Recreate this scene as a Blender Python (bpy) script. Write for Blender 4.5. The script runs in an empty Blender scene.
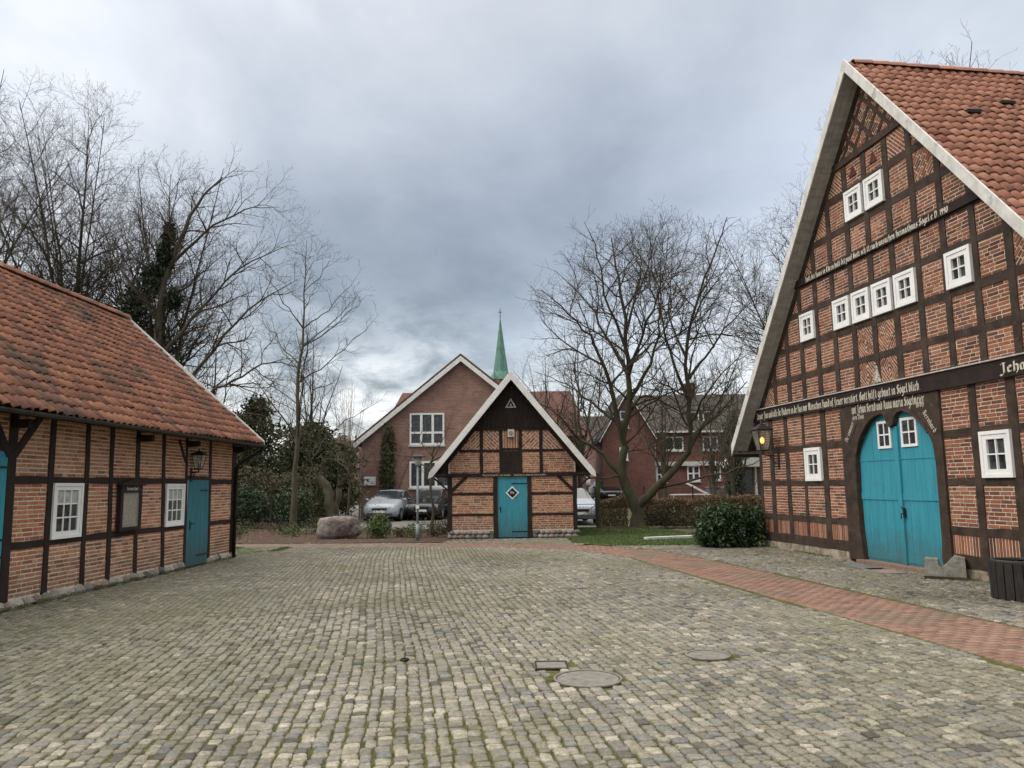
import bpy, math, random
import numpy as np
from mathutils import Vector, Matrix
random.seed(7); rng = np.random.default_rng(7)
S = bpy.context.scene
COL = S.collection
R = math.radians

# ------------------------------------------------------------------ materials
class NT:
    def __init__(s, name):
        s.m = bpy.data.materials.new(name); s.m.use_nodes = True
        s.t = s.m.node_tree; s.t.nodes.clear()
        s.out = s.n('ShaderNodeOutputMaterial'); s.b = s.n('ShaderNodeBsdfPrincipled')
        s.l(s.b.outputs[0], s.out.inputs[0]); s.tc = s.n('ShaderNodeTexCoord')
    def n(s, k, **kw):
        x = s.t.nodes.new(k)
        for a, v in kw.items(): setattr(x, a, v)
        return x
    def l(s, a, b): s.t.links.new(a, b)
    def noise(s, scale, detail=4, rough=.55, vec=None, stretch=None, dist=0):
        v = vec or s.tc.outputs['Object']
        if stretch:
            mp = s.n('ShaderNodeMapping'); mp.inputs['Scale'].default_value = stretch; s.l(v, mp.inputs[0]); v = mp.outputs[0]
        x = s.n('ShaderNodeTexNoise'); x.inputs['Scale'].default_value = scale; x.inputs['Detail'].default_value = detail
        x.inputs['Roughness'].default_value = rough; x.inputs['Distortion'].default_value = dist
        s.l(v, x.inputs['Vector']); return x.outputs['Fac']
    def ramp(s, fac, stops, interp='LINEAR'):
        r = s.n('ShaderNodeValToRGB'); e = r.color_ramp; e.interpolation = interp
        while len(e.elements) < len(stops): e.elements.new(.5)
        for q, (p, c) in zip(e.elements, stops):
            q.position = p; q.color = (*c, 1) if len(c) == 3 else c
        s.l(fac, r.inputs[0]); return r.outputs[0]
    def mix(s, fac, a, b, mode='MIX'):
        x = s.n('ShaderNodeMix', data_type='RGBA', blend_type=mode)
        if isinstance(fac, (int, float)): x.inputs[0].default_value = fac
        else: s.l(fac, x.inputs[0])
        for i, v in ((6, a), (7, b)):
            if isinstance(v, tuple): x.inputs[i].default_value = (*v, 1)
            else: s.l(v, x.inputs[i])
        return x.outputs[2]
    def bump(s, h, strength=.3, dist=.01):
        x = s.n('ShaderNodeBump'); x.inputs['Strength'].default_value = strength; x.inputs['Distance'].default_value = dist
        s.l(h, x.inputs['Height']); s.l(x.outputs[0], s.b.inputs['Normal'])
    def set(s, col, rough=.8):
        if isinstance(col, tuple): s.b.inputs['Base Color'].default_value = (*col, 1)
        else: s.l(col, s.b.inputs['Base Color'])
        s.b.inputs['Roughness'].default_value = rough

def g3(v): return (v, v, v)
def mk(name, c1, c2, scale=4, rough=.8, bump=.25, bscale=60, bdist=.004, tint=None, stretch=None, dirt=None, dscale=1.2, dthr=.55, spec=.3, detail=5, foot=None):
    """base colour from noise between c1 and c2, or a tint ramp read from the mesh attribute, with optional dirt patches"""
    t = NT(name)
    f = t.noise(scale, detail, .6, stretch=stretch)
    if tint:
        a = t.n('ShaderNodeAttribute', attribute_name='tint')
        n = len(tint)
        col = t.ramp(a.outputs['Fac'], [(i/(n-1), c) for i, c in enumerate(tint)])
        col = t.mix(.55, col, t.ramp(f, [(.3, g3(.55)), (.7, g3(1.25))]), 'MULTIPLY')
    else:
        col = t.ramp(f, [(.32, c1), (.68, c2)])
    if dirt:
        d = t.noise(dscale, 6, .65)
        col = t.mix(t.ramp(d, [(dthr, g3(0)), (dthr+.13, g3(1))]), col, dirt)
    if foot:   # splash dirt rising from the ground
        sp_ = t.n('ShaderNodeSeparateXYZ'); t.l(t.tc.outputs['Object'], sp_.inputs[0]); ad = t.n('ShaderNodeMath', operation='MULTIPLY_ADD')
        t.l(t.noise(3.5, 5, .65), ad.inputs[0]); ad.inputs[1].default_value = -.9; t.l(sp_.outputs[2], ad.inputs[2])
        mr = t.n('ShaderNodeMapRange'); t.l(ad.outputs[0], mr.inputs[0]); mr.inputs[1].default_value = -.45; mr.inputs[2].default_value = .35; mr.inputs[3].default_value = .75; mr.inputs[4].default_value = 0
        col = t.mix(mr.outputs[0], col, foot)
    t.set(col, rough); t.b.inputs['Specular IOR Level'].default_value = spec
    if bump: t.bump(t.noise(bscale, 4, .6, stretch=stretch), bump, bdist)
    return t.m

W = {}
W['timber'] = mk('dark_timber', (.024, .0155, .011), (.062, .042, .030), 3, .8, .6, 14, .006, stretch=(1.5, 8, 1.5), dirt=(.11, .088, .068), dscale=5, dthr=.60)
W['timber_far'] = mk('red_brown_timber', (.012, .007, .0055), (.027, .016, .012), 4, .75, .4, 25, .004)
W['timber_grey'] = mk('weathered_soffit_board', (.30, .285, .26), (.48, .46, .42), 3, .85, .5, 14, .006, stretch=(3, 1, 3))
W['brickR'] = mk('old_red_brick', None, None, 25, .9, .5, 90, .004, tint=[(.085, .036, .026), (.17, .062, .037), (.24, .086, .047), (.29, .11, .06), (.20, .078, .047), (.10, .05, .037), (.34, .155, .09)], dirt=(.10, .06, .045), dscale=1.3, dthr=.62)
W['brickL'] = mk('pale_red_brick', None, None, 25, .9, .5, 90, .004, tint=[(.26, .095, .05), (.36, .14, .072), (.42, .175, .09), (.46, .215, .12), (.38, .155, .08), (.17, .08, .052), (.49, .27, .165)], dirt=(.17, .085, .055), dscale=1.3, dthr=.62, foot=(.13, .085, .06))
W['mortarR'] = mk('lime_mortar', (.44, .37, .28), (.62, .53, .42), 8, .95, .3, 150, .003)
W['mortarL'] = mk('pale_lime_mortar', (.46, .39, .29), (.64, .55, .44), 8, .95, .4, 150, .003)
W['white'] = mk('white_window_paint', (.66, .66, .64), (.76, .76, .74), 3, .5, .1, 30, .002, dirt=(.55, .54, .50), dscale=6, dthr=.6)
W['glass_dark'] = mk('dark_pane', (.010, .012, .013), (.07, .075, .08), 6, .12, 0, spec=.45)
W['curtain'] = mk('net_curtain', (.2, .2, .19), (.5, .5, .48), 14, .9, 0, stretch=(3, 1, 1))
W['barge'] = mk('weathered_white_board', (.42, .41, .38), (.62, .61, .57), 5, .75, .25, 20, .004, stretch=(1, 1, .6), dirt=(.26, .25, .22), dscale=3, dthr=.6)
W['barge2'] = mk('white_board', (.56, .56, .53), (.70, .70, .67), 5, .7, .15, 20, .003)
W['teal'] = mk('teal_door_paint', (.024, .205, .270), (.045, .275, .345), 1.4, .6, .55, 14, .005, stretch=(14, 2, .7), dirt=(.055, .20, .24), dscale=3.5, dthr=.57, foot=(.05, .10, .10))
W['teal2'] = mk('dusty_teal_door_paint', (.020, .125, .155), (.036, .165, .20), 1.4, .6, .5, 14, .004, stretch=(14, 2, .7), dirt=(.05, .12, .13), dscale=3.5, dthr=.58, foot=(.045, .07, .07))
W['iron'] = mk('black_iron', (.01, .01, .01), (.03, .028, .026), 12, .5, .2, 60, .002)
W['tileL'] = mk('weathered_clay_tile', None, None, 18, .85, .5, 60, .004, tint=[(.085, .046, .032), (.15, .066, .042), (.205, .086, .052), (.26, .115, .066), (.19, .08, .049), (.12, .06, .043), (.33, .18, .11)], dirt=(.065, .047, .036), dscale=.8, dthr=.53)
W['tileR'] = mk('orange_clay_tile', None, None, 18, .8, .4, 60, .004, tint=[(.16, .066, .042), (.23, .095, .060), (.28, .122, .076), (.32, .15, .098), (.25, .102, .065), (.14, .066, .046)], dirt=(.10, .06, .045), dscale=1.0, dthr=.66)
W['gutter'] = mk('dark_zinc', (.025, .02, .018), (.05, .045, .04), 6, .5, .1)
W['lettering'] = mk('cream_lettering', (.38, .34, .27), (.60, .56, .47), 20, .8, 0)
W['bark'] = mk('mossy_bark', (.032, .027, .019), (.066, .056, .037), 5, .95, .8, 22, .015, stretch=(1, 1, .35), dirt=(.06, .065, .02), dscale=1.6, dthr=.5)
W['bark_grey'] = mk('grey_bark', (.042, .037, .024), (.082, .074, .05), 5, .95, .6, 22, .01, stretch=(1, 1, .35))
W['twig'] = mk('twig_bark', (.038, .029, .019), (.072, .056, .036), 2, .95, 0)
W['twig_pale'] = mk('pale_twig', (.25, .21, .17), (.38, .33, .28), 2, .95, 0)
W['asphalt'] = mk('worn_asphalt', (.10, .10, .095), (.16, .155, .145), 2, .9, .4, 80, .004)
W['steel'] = mk('galvanised_steel', (.14, .155, .17), (.22, .235, .25), 8, .45, .1); 
W['concrete'] = mk('mossy_stone', (.13, .12, .095), (.28, .27, .24), 7, .95, .8, 30, .01, dirt=(.07, .075, .03), dscale=3.5, dthr=.56)
W['sandstone'] = mk('rough_sandstone', (.16, .13, .09), (.40, .34, .26), 4, .95, 1, 12, .03, dirt=(.10, .085, .06), dscale=6, dthr=.55)
W['fieldstone'] = mk('field_stone', None, None, 14, .9, .8, 30, .008, tint=[(.10, .09, .08), (.20, .18, .16), (.30, .27, .24), (.22, .14, .12), (.36, .33, .29), (.15, .15, .10)])
def leafmat(name, cols, rough=.5, spec=.4):
    t = NT(name); a = t.n('ShaderNodeAttribute', attribute_name='tint'); n = len(cols)
    t.set(t.ramp(a.outputs['Fac'], [(i/(n-1), c) for i, c in enumerate(cols)]), rough)
    t.b.inputs['Specular IOR Level'].default_value = spec
    return t.m
W['laurel'] = leafmat('laurel_leaf', [(.008, .018, .007), (.018, .036, .011), (.030, .058, .017), (.05, .085, .032)], .45, .3)
W['beech'] = leafmat('withered_beech_leaf', [(.08, .048, .028), (.17, .098, .055), (.26, .155, .085), (.14, .12, .05), (.08, .09, .034), (.32, .20, .12)], .8)
W['conifer'] = leafmat('dark_needle', [(.022, .027, .012), (.038, .045, .018), (.058, .062, .025), (.085, .082, .033)], .8)
W['ivy'] = leafmat('ivy_leaf', [(.008, .014, .006), (.016, .028, .010), (.028, .042, .014)], .5)
W['bright'] = leafmat('fresh_green_leaf', [(.02, .04, .01), (.045, .075, .018), (.075, .115, .03), (.11, .14, .04)], .6)
W['grassblade'] = leafmat('grass_blade', [(.03, .05, .012), (.055, .095, .02), (.085, .13, .032), (.12, .13, .05)], .7)
W['scrub'] = leafmat('brown_scrub_leaf', [(.03, .028, .014), (.06, .05, .026), (.09, .072, .04), (.05, .06, .022)], .8)
W['deadleaf'] = leafmat('fallen_leaf', [(.07, .035, .02), (.14, .07, .035), (.22, .12, .06), (.30, .2, .12)], .8)

# cobble
def cobmat():
    t = NT('cobble_stone'); a = t.n('ShaderNodeAttribute', attribute_name='tint')
    cols = [(0.058, 0.054, 0.045), (0.105, 0.096, 0.076), (0.184, 0.163, 0.125), (0.144, 0.138, 0.125), (0.220, 0.196, 0.151), (0.150, 0.132, 0.102), (0.107, 0.107, 0.103), (0.287, 0.256, 0.201)]
    col = t.ramp(a.outputs['Fac'], [(i/(len(cols)-1), c) for i, c in enumerate(cols)])
    col = t.mix(.8, col, t.ramp(t.noise(38, 6, .7), [(.32, g3(.45)), (.68, g3(1.6))]), 'MULTIPLY')
    lo = t.noise(.35, 4, .6); hi = t.noise(16, 5, .7)
    mm = t.n('ShaderNodeMath', operation='MULTIPLY'); t.l(lo, mm.inputs[0]); t.l(hi, mm.inputs[1])
    col = t.mix(t.ramp(mm.outputs[0], [(.23, g3(0)), (.36, g3(.75))]), col, (.100, .096, .042))
    sx__ = t.n('ShaderNodeSeparateXYZ'); t.l(t.tc.outputs['Object'], sx__.inputs[0])
    mr = t.n('ShaderNodeMapRange'); t.l(sx__.outputs[0], mr.inputs[0]); mr.inputs[1].default_value = -1.5; mr.inputs[2].default_value = -6.5; mr.inputs[3].default_value = 0; mr.inputs[4].default_value = .5
    m3 = t.n('ShaderNodeMath', operation='MULTIPLY'); t.l(mr.outputs[0], m3.inputs[0]); t.l(t.ramp(t.noise(1.1, 6, .7), [(.35, g3(.35)), (.65, g3(1))]), m3.inputs[1])
    col = t.mix(m3.outputs[0], col, (.075, .074, .038))
    big = t.noise(.33, 6, .62, dist=.6)
    col = t.mix(1.0, col, t.ramp(big, [(.32, (.66, .68, .60)), (.5, g3(1.0)), (.7, (1.14, 1.13, 1.12))]), 'MULTIPLY')
    t.set(col, .62); t.b.inputs['Specular IOR Level'].default_value = .35
    t.bump(t.noise(55, 6, .7), .7, .008); return t.m
W['cobble'] = cobmat()
W['joint'] = mk('mossy_joint', (.042, .044, .014), (.115, .118, .030), 7, 1, .9, 60, .03, dirt=(.05, .04, .028), dscale=5, dthr=.58)
W['paver'] = mk('red_clay_paver', None, None, 20, .75, .4, 70, .003, tint=[(.155, .088, .064), (.20, .112, .080), (.235, .135, .098), (.21, .122, .09), (.25, .158, .12), (.16, .13, .10), (.15, .135, .108)], dirt=(.13, .115, .08), dscale=.8, dthr=.52)
W['mulch'] = mk('bark_mulch', (.035, .022, .015), (.09, .058, .04), 7, 1, 1, 35, .03, dirt=(.05, .055, .02), dscale=1.2, dthr=.6)
W['turf'] = mk('turf_soil', (.035, .06, .014), (.075, .10, .026), 3, 1, .8, 60, .02, dirt=(.075, .06, .035), dscale=1.6, dthr=.62)
W['earth'] = mk('rough_ground', (.05, .055, .025), (.09, .085, .05), .6, 1, .5, 5, .05)
W['cover'] = mk('rusty_cast_iron', (.11, .10, .085), (.19, .175, .15), 12, .7, .5, 60, .004)
W['slate'] = mk('dark_slate_roof', (.030, .027, .022), (.056, .050, .041), 5, .7, .6, 6, .02, stretch=(1, 1, 6))
W['redroof'] = mk('brown_red_roof', (.070, .032, .025), (.11, .050, .038), 5, .8, .6, 6, .02, stretch=(1, 1, 6))
W['boulder'] = mk('granite_boulder', (.11, .095, .085), (.30, .27, .24), 2.2, .95, 1, 9, .05, dirt=(.080, .048, .052), dscale=.9, dthr=.47)
W['copper'] = mk('green_copper', (.05, .125, .10), (.11, .22, .175), 1.2, .7, .3, 2, .03, stretch=(4, 4, 1))
W['carwhite'] = mk('silver_car_paint', (.30, .33, .37), (.34, .37, .41), 1, .25, 0, spec=.6)
W['carblack'] = mk('black_car_paint', (.010, .012, .014), (.02, .02, .022), 1, .2, 0, spec=.6)
W['carpure'] = mk('white_car_paint', (.62, .63, .64), (.7, .7, .7), 1, .3, 0, spec=.6)
W['rubber'] = mk('tyre_rubber', (.012, .012, .012), (.025, .025, .025), 9, .9, .1)
W['black'] = mk('matt_black', (.008, .008, .008), (.014, .013, .012), 9, .8, .1)
W['darkred'] = mk('dark_red_paint', (.07, .012, .010), (.10, .02, .014), 9, .7, .1)
W['plate'] = mk('white_plate', (.6, .6, .58), (.72, .72, .70), 9, .6, 0)
W['signblue'] = mk('pale_blue_print', (.12, .2, .42), (.25, .35, .55), 9, .6, 0)
W['binwood'] = mk('black_stained_slat', (.012, .011, .010), (.03, .026, .022), 6, .8, .5, 20, .004, stretch=(6, 6, 1))
def wallbrick(name, c1, c2, mort, sc=1):
    t = NT(name); mp = t.n('ShaderNodeMapping'); mp.inputs['Rotation'].default_value = (R(90), 0, 0); t.l(t.tc.outputs['Object'], mp.inputs[0])
    b = t.n('ShaderNodeTexBrick'); t.l(mp.outputs[0], b.inputs['Vector'])
    for k, v in (('Color1', c1), ('Color2', c2), ('Mortar', mort)): b.inputs[k].default_value = (*v, 1)
    b.inputs['Scale'].default_value = 1; b.inputs['Brick Width'].default_value = .25*sc; b.inputs['Row Height'].default_value = .077*sc; b.inputs['Mortar Size'].default_value = .009*sc
    col = t.mix(.7, b.outputs[0], t.ramp(t.noise(1.3, 6, .65), [(.3, g3(.6)), (.7, g3(1.25))]), 'MULTIPLY')
    t.set(col, .9); t.bump(b.outputs['Fac'], .3, .01); return t.m
W['housebrick'] = wallbrick('brown_red_house_brick', (.205, .102, .078), (.285, .145, .11), (.28, .22, .18))
W['redbrick'] = wallbrick('deep_red_house_brick', (.125, .050, .038), (.175, .070, .052), (.16, .10, .08))
g = NT('lamp_glass'); g.set((.35, .33, .28), .15); g.b.inputs['Alpha'].default_value = .35; W['lampglass'] = g.m
W['carglass'] = mk('car_glass', (.03, .035, .04), (.035, .04, .045), 1, .05, 0, spec=.9)
g = NT('glowing_bulb'); g.set((1, .8, .3), .4); g.b.inputs['Emission Color'].default_value = (1, .62, .13, 1); g.b.inputs['Emission Strength'].default_value = 1.8; W['bulb'] = g.m

# ------------------------------------------------------------------ object helpers
def tag(o, label=None, cat=None, group=None, kind=None):
    if label: o['label'] = label
    if cat: o['category'] = cat
    if group: o['group'] = group
    if kind: o['kind'] = kind
    return o
def thing(name, label, cat, loc=(0, 0, 0), rz=0, group=None):
    o = bpy.data.objects.new(name, None); COL.objects.link(o)
    o.location = loc; o.rotation_euler = (0, 0, rz); o.empty_display_size = .2
    return tag(o, label, cat, group)
def link(name, me, parent=None):
    o = bpy.data.objects.new(name, me); COL.objects.link(o)
    if parent: o.parent = parent
    return o
def dup(o, parent=None, loc=None, rz=None, scale=None, label=None):
    c = o.copy(); COL.objects.link(c); c.parent = parent
    if loc is not None: c.location = loc
    if rz is not None: c.rotation_euler = (0, 0, rz)
    if scale: c.scale = (scale,)*3 if not isinstance(scale, tuple) else scale
    if label: c['label'] = label
    for ch in list(o.children): dup(ch, c)
    return c
class MB:
    def __init__(s): s.v = []; s.f = []; s.t = []; s.m = []
    def add(s, vs, fs, tint=None, mi=0):
        b = len(s.v); s.v.extend(vs); t = random.random() if tint is None else tint
        s.t.extend([t]*len(vs)); s.f.extend([tuple(b+i for i in f) for f in fs]); s.m.extend([mi]*len(fs)); return s
    def box(s, x0, x1, y0, y1, z0, z1, tint=None, mi=0):
        v = [(x, y, z) for z in (z0, z1) for y in (y0, y1) for x in (x0, x1)]
        return s.add(v, [(0, 2, 3, 1), (4, 5, 7, 6), (0, 1, 5, 4), (2, 6, 7, 3), (0, 4, 6, 2), (1, 3, 7, 5)], tint, mi)
    def prism(s, poly, y0, y1, ch=.005, tint=None, mi=0):
        """poly in (x,z); front at y0 (outward), back at y1; chamfered front edge"""
        n = len(poly); ar = sum(poly[i][0]*poly[(i+1) % n][1]-poly[(i+1) % n][0]*poly[i][1] for i in range(n))
        if ar < 0: poly = poly[::-1]
        p2 = inset(poly, ch) if ch else poly
        v = [(x, y1, z) for x, z in poly]+[(x, y0+ch, z) for x, z in poly]; f = []
        for i in range(n):
            j = (i+1) % n; f.append((i, j, n+j, n+i))
        if ch:
            v += [(x, y0, z) for x, z in p2]
            for i in range(n):
                j = (i+1) % n; f.append((n+i, n+j, 2*n+j, 2*n+i))
            f.append(tuple(range(2*n, 3*n)))
        else: f.append(tuple(range(n, 2*n)))
        f.append(tuple(range(n-1, -1, -1)))
        return s.add(v, f, tint, mi)
    def tube(s, pts, rad, k=8, tint=None, mi=0, cap=True):
        P = [Vector(p) for p in pts]; v = []; f = []
        if not isinstance(rad, (list, tuple)): rad = [rad]*len(P)
        for i, p in enumerate(P):
            d = (P[min(i+1, len(P)-1)]-P[max(i-1, 0)]).normalized(); a = d.orthogonal().normalized() if abs(d.z) > .95 else d.cross(Vector((0, 0, 1))).normalized(); b = d.cross(a)
            for q in range(k):
                an = 2*math.pi*q/k+math.pi/k; v.append(tuple(p+(a*math.cos(an)+b*math.sin(an))*rad[i]))
        for i in range(len(P)-1):
            for q in range(k):
                r = (q+1) % k; f.append((i*k+q, i*k+r, (i+1)*k+r, (i+1)*k+q))
        if cap: f += [tuple(range(k-1, -1, -1)), tuple((len(P)-1)*k+q for q in range(k))]
        return s.add(v, f, tint, mi)
    def build(s, name, mats, parent=None, smooth=False):
        me = bpy.data.meshes.new(name); me.from_pydata(s.v, [], s.f)
        mats = mats if isinstance(mats, list) else [mats]
        for m in mats: me.materials.append(m)
        me.polygons.foreach_set('material_index', s.m)
        if smooth: me.polygons.foreach_set('use_smooth', [True]*len(s.f))
        a = me.attributes.new('tint', 'FLOAT', 'POINT'); a.data.foreach_set('value', s.t)
        me.update(); return link(name, me, parent)
def npmesh(name, V, F, tint, mat, parent=None, smooth=False):
    """V (n,3), F (m,k)"""
    me = bpy.data.meshes.new(name); n = len(V); m, k = F.shape
    me.vertices.add(n); me.vertices.foreach_set('co', V.astype(np.float32).ravel())
    me.loops.add(m*k); me.loops.foreach_set('vertex_index', F.astype(np.int32).ravel())
    me.polygons.add(m); me.polygons.foreach_set('loop_start', np.arange(0, m*k, k, dtype=np.int32))
    me.polygons.foreach_set('loop_total', np.full(m, k, dtype=np.int32))
    if smooth: me.polygons.foreach_set('use_smooth', np.ones(m, dtype=bool))
    me.update(calc_edges=True)
    if tint is not None:
        a = me.attributes.new('tint', 'FLOAT', 'POINT'); a.data.foreach_set('value', tint.astype(np.float32))
    me.materials.append(mat); return link(name, me, parent)
def inset(poly, d):
    n = len(poly); out = []
    L = []
    for i in range(n):
        (x0, z0), (x1, z1) = poly[i], poly[(i+1) % n]; dx, dz = x1-x0, z1-z0; l = math.hypot(dx, dz) or 1e-9
        nx, nz = -dz/l, dx/l; L.append((nx, nz, nx*x0+nz*z0+d))
    for i in range(n):
        a, b, c = L[i-1]; p, q, r = L[i]; D = a*q-b*p
        if abs(D) < 1e-6: out.append((poly[i][0]+a*d, poly[i][1]+b*d))
        else: out.append(((c*q-b*r)/D, (a*r-c*p)/D))
    return out
def clip(poly, win):
    """Sutherland-Hodgman; win convex CCW"""
    out = poly
    for i in range(len(win)):
        (x0, z0), (x1, z1) = win[i], win[(i+1) % len(win)]
        f = lambda p: (x1-x0)*(p[1]-z0)-(z1-z0)*(p[0]-x0)
        new = []
        for j in range(len(out)):
            a, b = out[j], out[(j+1) % len(out)]; fa, fb = f(a), f(b)
            if fa >= 0: new.append(a)
            if (fa >= 0) != (fb >= 0):
                t = fa/(fa-fb); new.append((a[0]+t*(b[0]-a[0]), a[1]+t*(b[1]-a[1])))
        out = new
        if len(out) < 3: return []
    return out
def area(p): return abs(sum(p[i-1][0]*p[i][1]-p[i][0]*p[i-1][1] for i in range(len(p))))/2
def bricks(B, win, pattern='run', bh=.049, jt=.0155, y=0):
    """real bricks clipped to the convex window (x,z), laid in the pattern"""
    if area(win) < .002: return
    n = len(win); ar = sum(win[i][0]*win[(i+1) % n][1]-win[(i+1) % n][0]*win[i][1] for i in range(n))
    if ar < 0: win = win[::-1]
    xs = [p[0] for p in win]; zs = [p[1] for p in win]; cx, cz = (min(xs)+max(xs))/2, (min(zs)+max(zs))/2
    if pattern == 'diamond':
        x0, x1, z0, z1 = min(xs), max(xs), min(zs), max(zs)
        for (a, b, c, d, ang) in ((x0, cx, cz, z1, 1), (cx, x1, cz, z1, -1), (x0, cx, z0, cz, -1), (cx, x1, z0, cz, 1)):
            w = clip([(a, c), (b, c), (b, d), (a, d)], win)
            if len(w) > 2: bricks(B, w, ('ang', ang*50), bh*.85, jt*.9, y)
        return
    ang = 0; pt_ = random.uniform(-.2, .2)
    if pattern == 'soldier': ang = 90
    elif pattern == 'up': ang = 45
    elif pattern == 'down': ang = -45
    elif isinstance(pattern, tuple): ang = pattern[1]
    ca, sa = math.cos(R(ang)), math.sin(R(ang)); rad = max(math.hypot(p[0]-cx, p[1]-cz) for p in win)
    h = bh+jt; nrow = int(rad/h)+2; off = random.uniform(-.01, .01) if ang else 0
    zb = min(zs)-cz+jt/2
    for r in range(-nrow-1, nrow+2):
        v0 = (zb+(r+nrow)*h-0*h) if ang == 0 else r*h+off
        if ang == 0 and v0 > rad: break
        u = -rad-random.uniform(0, .3); k = r
        while u < rad:
            k += 1; L = (.215 if (k % 2 or random.random() < .35) else .10)*random.uniform(.95, 1.04)
            if pattern == 'soldier': L = 1.0
            q = [(u, v0), (u+L, v0), (u+L, v0+bh*random.uniform(.93, 1.04)), (u, v0+bh*random.uniform(.93, 1.04))]
            q = [(cx+a*ca-b*sa, cz+a*sa+b*ca) for a, b in q]; u += L+jt
            c = clip(q, win)
            if len(c) > 2 and area(c) > .0006:
                try: B.prism(c, y-random.uniform(.004, .009), y+.006, .0025, min(1, max(0, random.random()*.9+.05+pt_)))
                except Exception: pass
def rect(x0, x1, z0, z1): return [(x0, z0), (x1, z0), (x1, z1), (x0, z1)]
def post(root, x0, x1, z0, z1, name='post', pr=.022, m='timber', lean=0, y1=.12):
    j = lambda: random.uniform(-.009, .009)
    B = MB(); zm = (z0+z1)/2
    if z1-z0 > x1-x0:
        n = 6; Lx = [(x0+lean*k/n+j(), z0+(z1-z0)*k/n) for k in range(n+1)]; Rx = [(x1+lean*k/n+j(), z0+(z1-z0)*k/n) for k in range(n, -1, -1)]
    else:
        n = 14; Lx = [(x0+(x1-x0)*k/n, z0+j()) for k in range(n+1)]; Rx = [(x0+(x1-x0)*k/n, z1+j()+lean) for k in range(n, -1, -1)]
    B.prism(Lx+Rx, -pr, y1, 0)
    return B.build(name, W[m], root)
def slant(root, x0, z0, x1, z1, w, name='brace', pr=.018, m='timber', y1=.1):
    dx, dz = x1-x0, z1-z0; l = math.hypot(dx, dz); nx, nz = -dz/l*w/2, dx/l*w/2
    return MB().prism([(x0-nx, z0-nz), (x1-nx, z1-nz), (x1+nx, z1+nz), (x0+nx, z0+nz)], -pr, y1, .004).build(name, W[m], root)
def window(root, x0, x1, z0, z1, nx, nz, fr=.085, pr=.045, name='window', glass='glass_dark', y=0, curtain=False):
    """casement: stepped frame, glazing bars, recessed panes"""
    B = MB(); m1 = .022
    def ring(a, b, c, d, w, ya, yb):
        B.box(a, b, ya, yb, c, c+w); B.box(a, b, ya, yb, d-w, d); B.box(a, a+w, ya+.001, yb, c+w, d-w); B.box(b-w, b, ya+.001, yb, c+w, d-w)
    ring(x0, x1, z0, z1, fr*.55, y-pr, y+.05)
    a, b, c, d = x0+fr*.55, x1-fr*.55, z0+fr*.55, z1-fr*.55
    ring(a, b, c, d, fr*.75, y-pr+.014, y+.05)
    a, b, c, d = a+fr*.75, b-fr*.75, c+fr*.75, d-fr*.75
    for i in range(1, nx): xx = a+(b-a)*i/nx; B.box(xx-m1/2, xx+m1/2, y-pr+.02, y+.04, c, d)
    for i in range(1, nz): zz = c+(d-c)*i/nz; B.box(a, b, y-pr+.022, y+.04, zz-m1/2, zz+m1/2)
    w = B.build(name, W['white'], root)
    for i in range(nx):
        for k in range(nz):
            P = MB(); e = .003; P.box(a+(b-a)*i/nx+e, a+(b-a)*(i+1)/nx-e, y-.016, y-.008, c+(d-c)*k/nz+e, c+(d-c)*(k+1)/nz-e)
            P.build('pane', W[glass], w)
    if curtain: MB().box(a+.01, b-.01, y-.0185, y-.017, c+(d-c)*.68, d-.01).build('curtain', W['curtain'], w)
    return w

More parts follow.
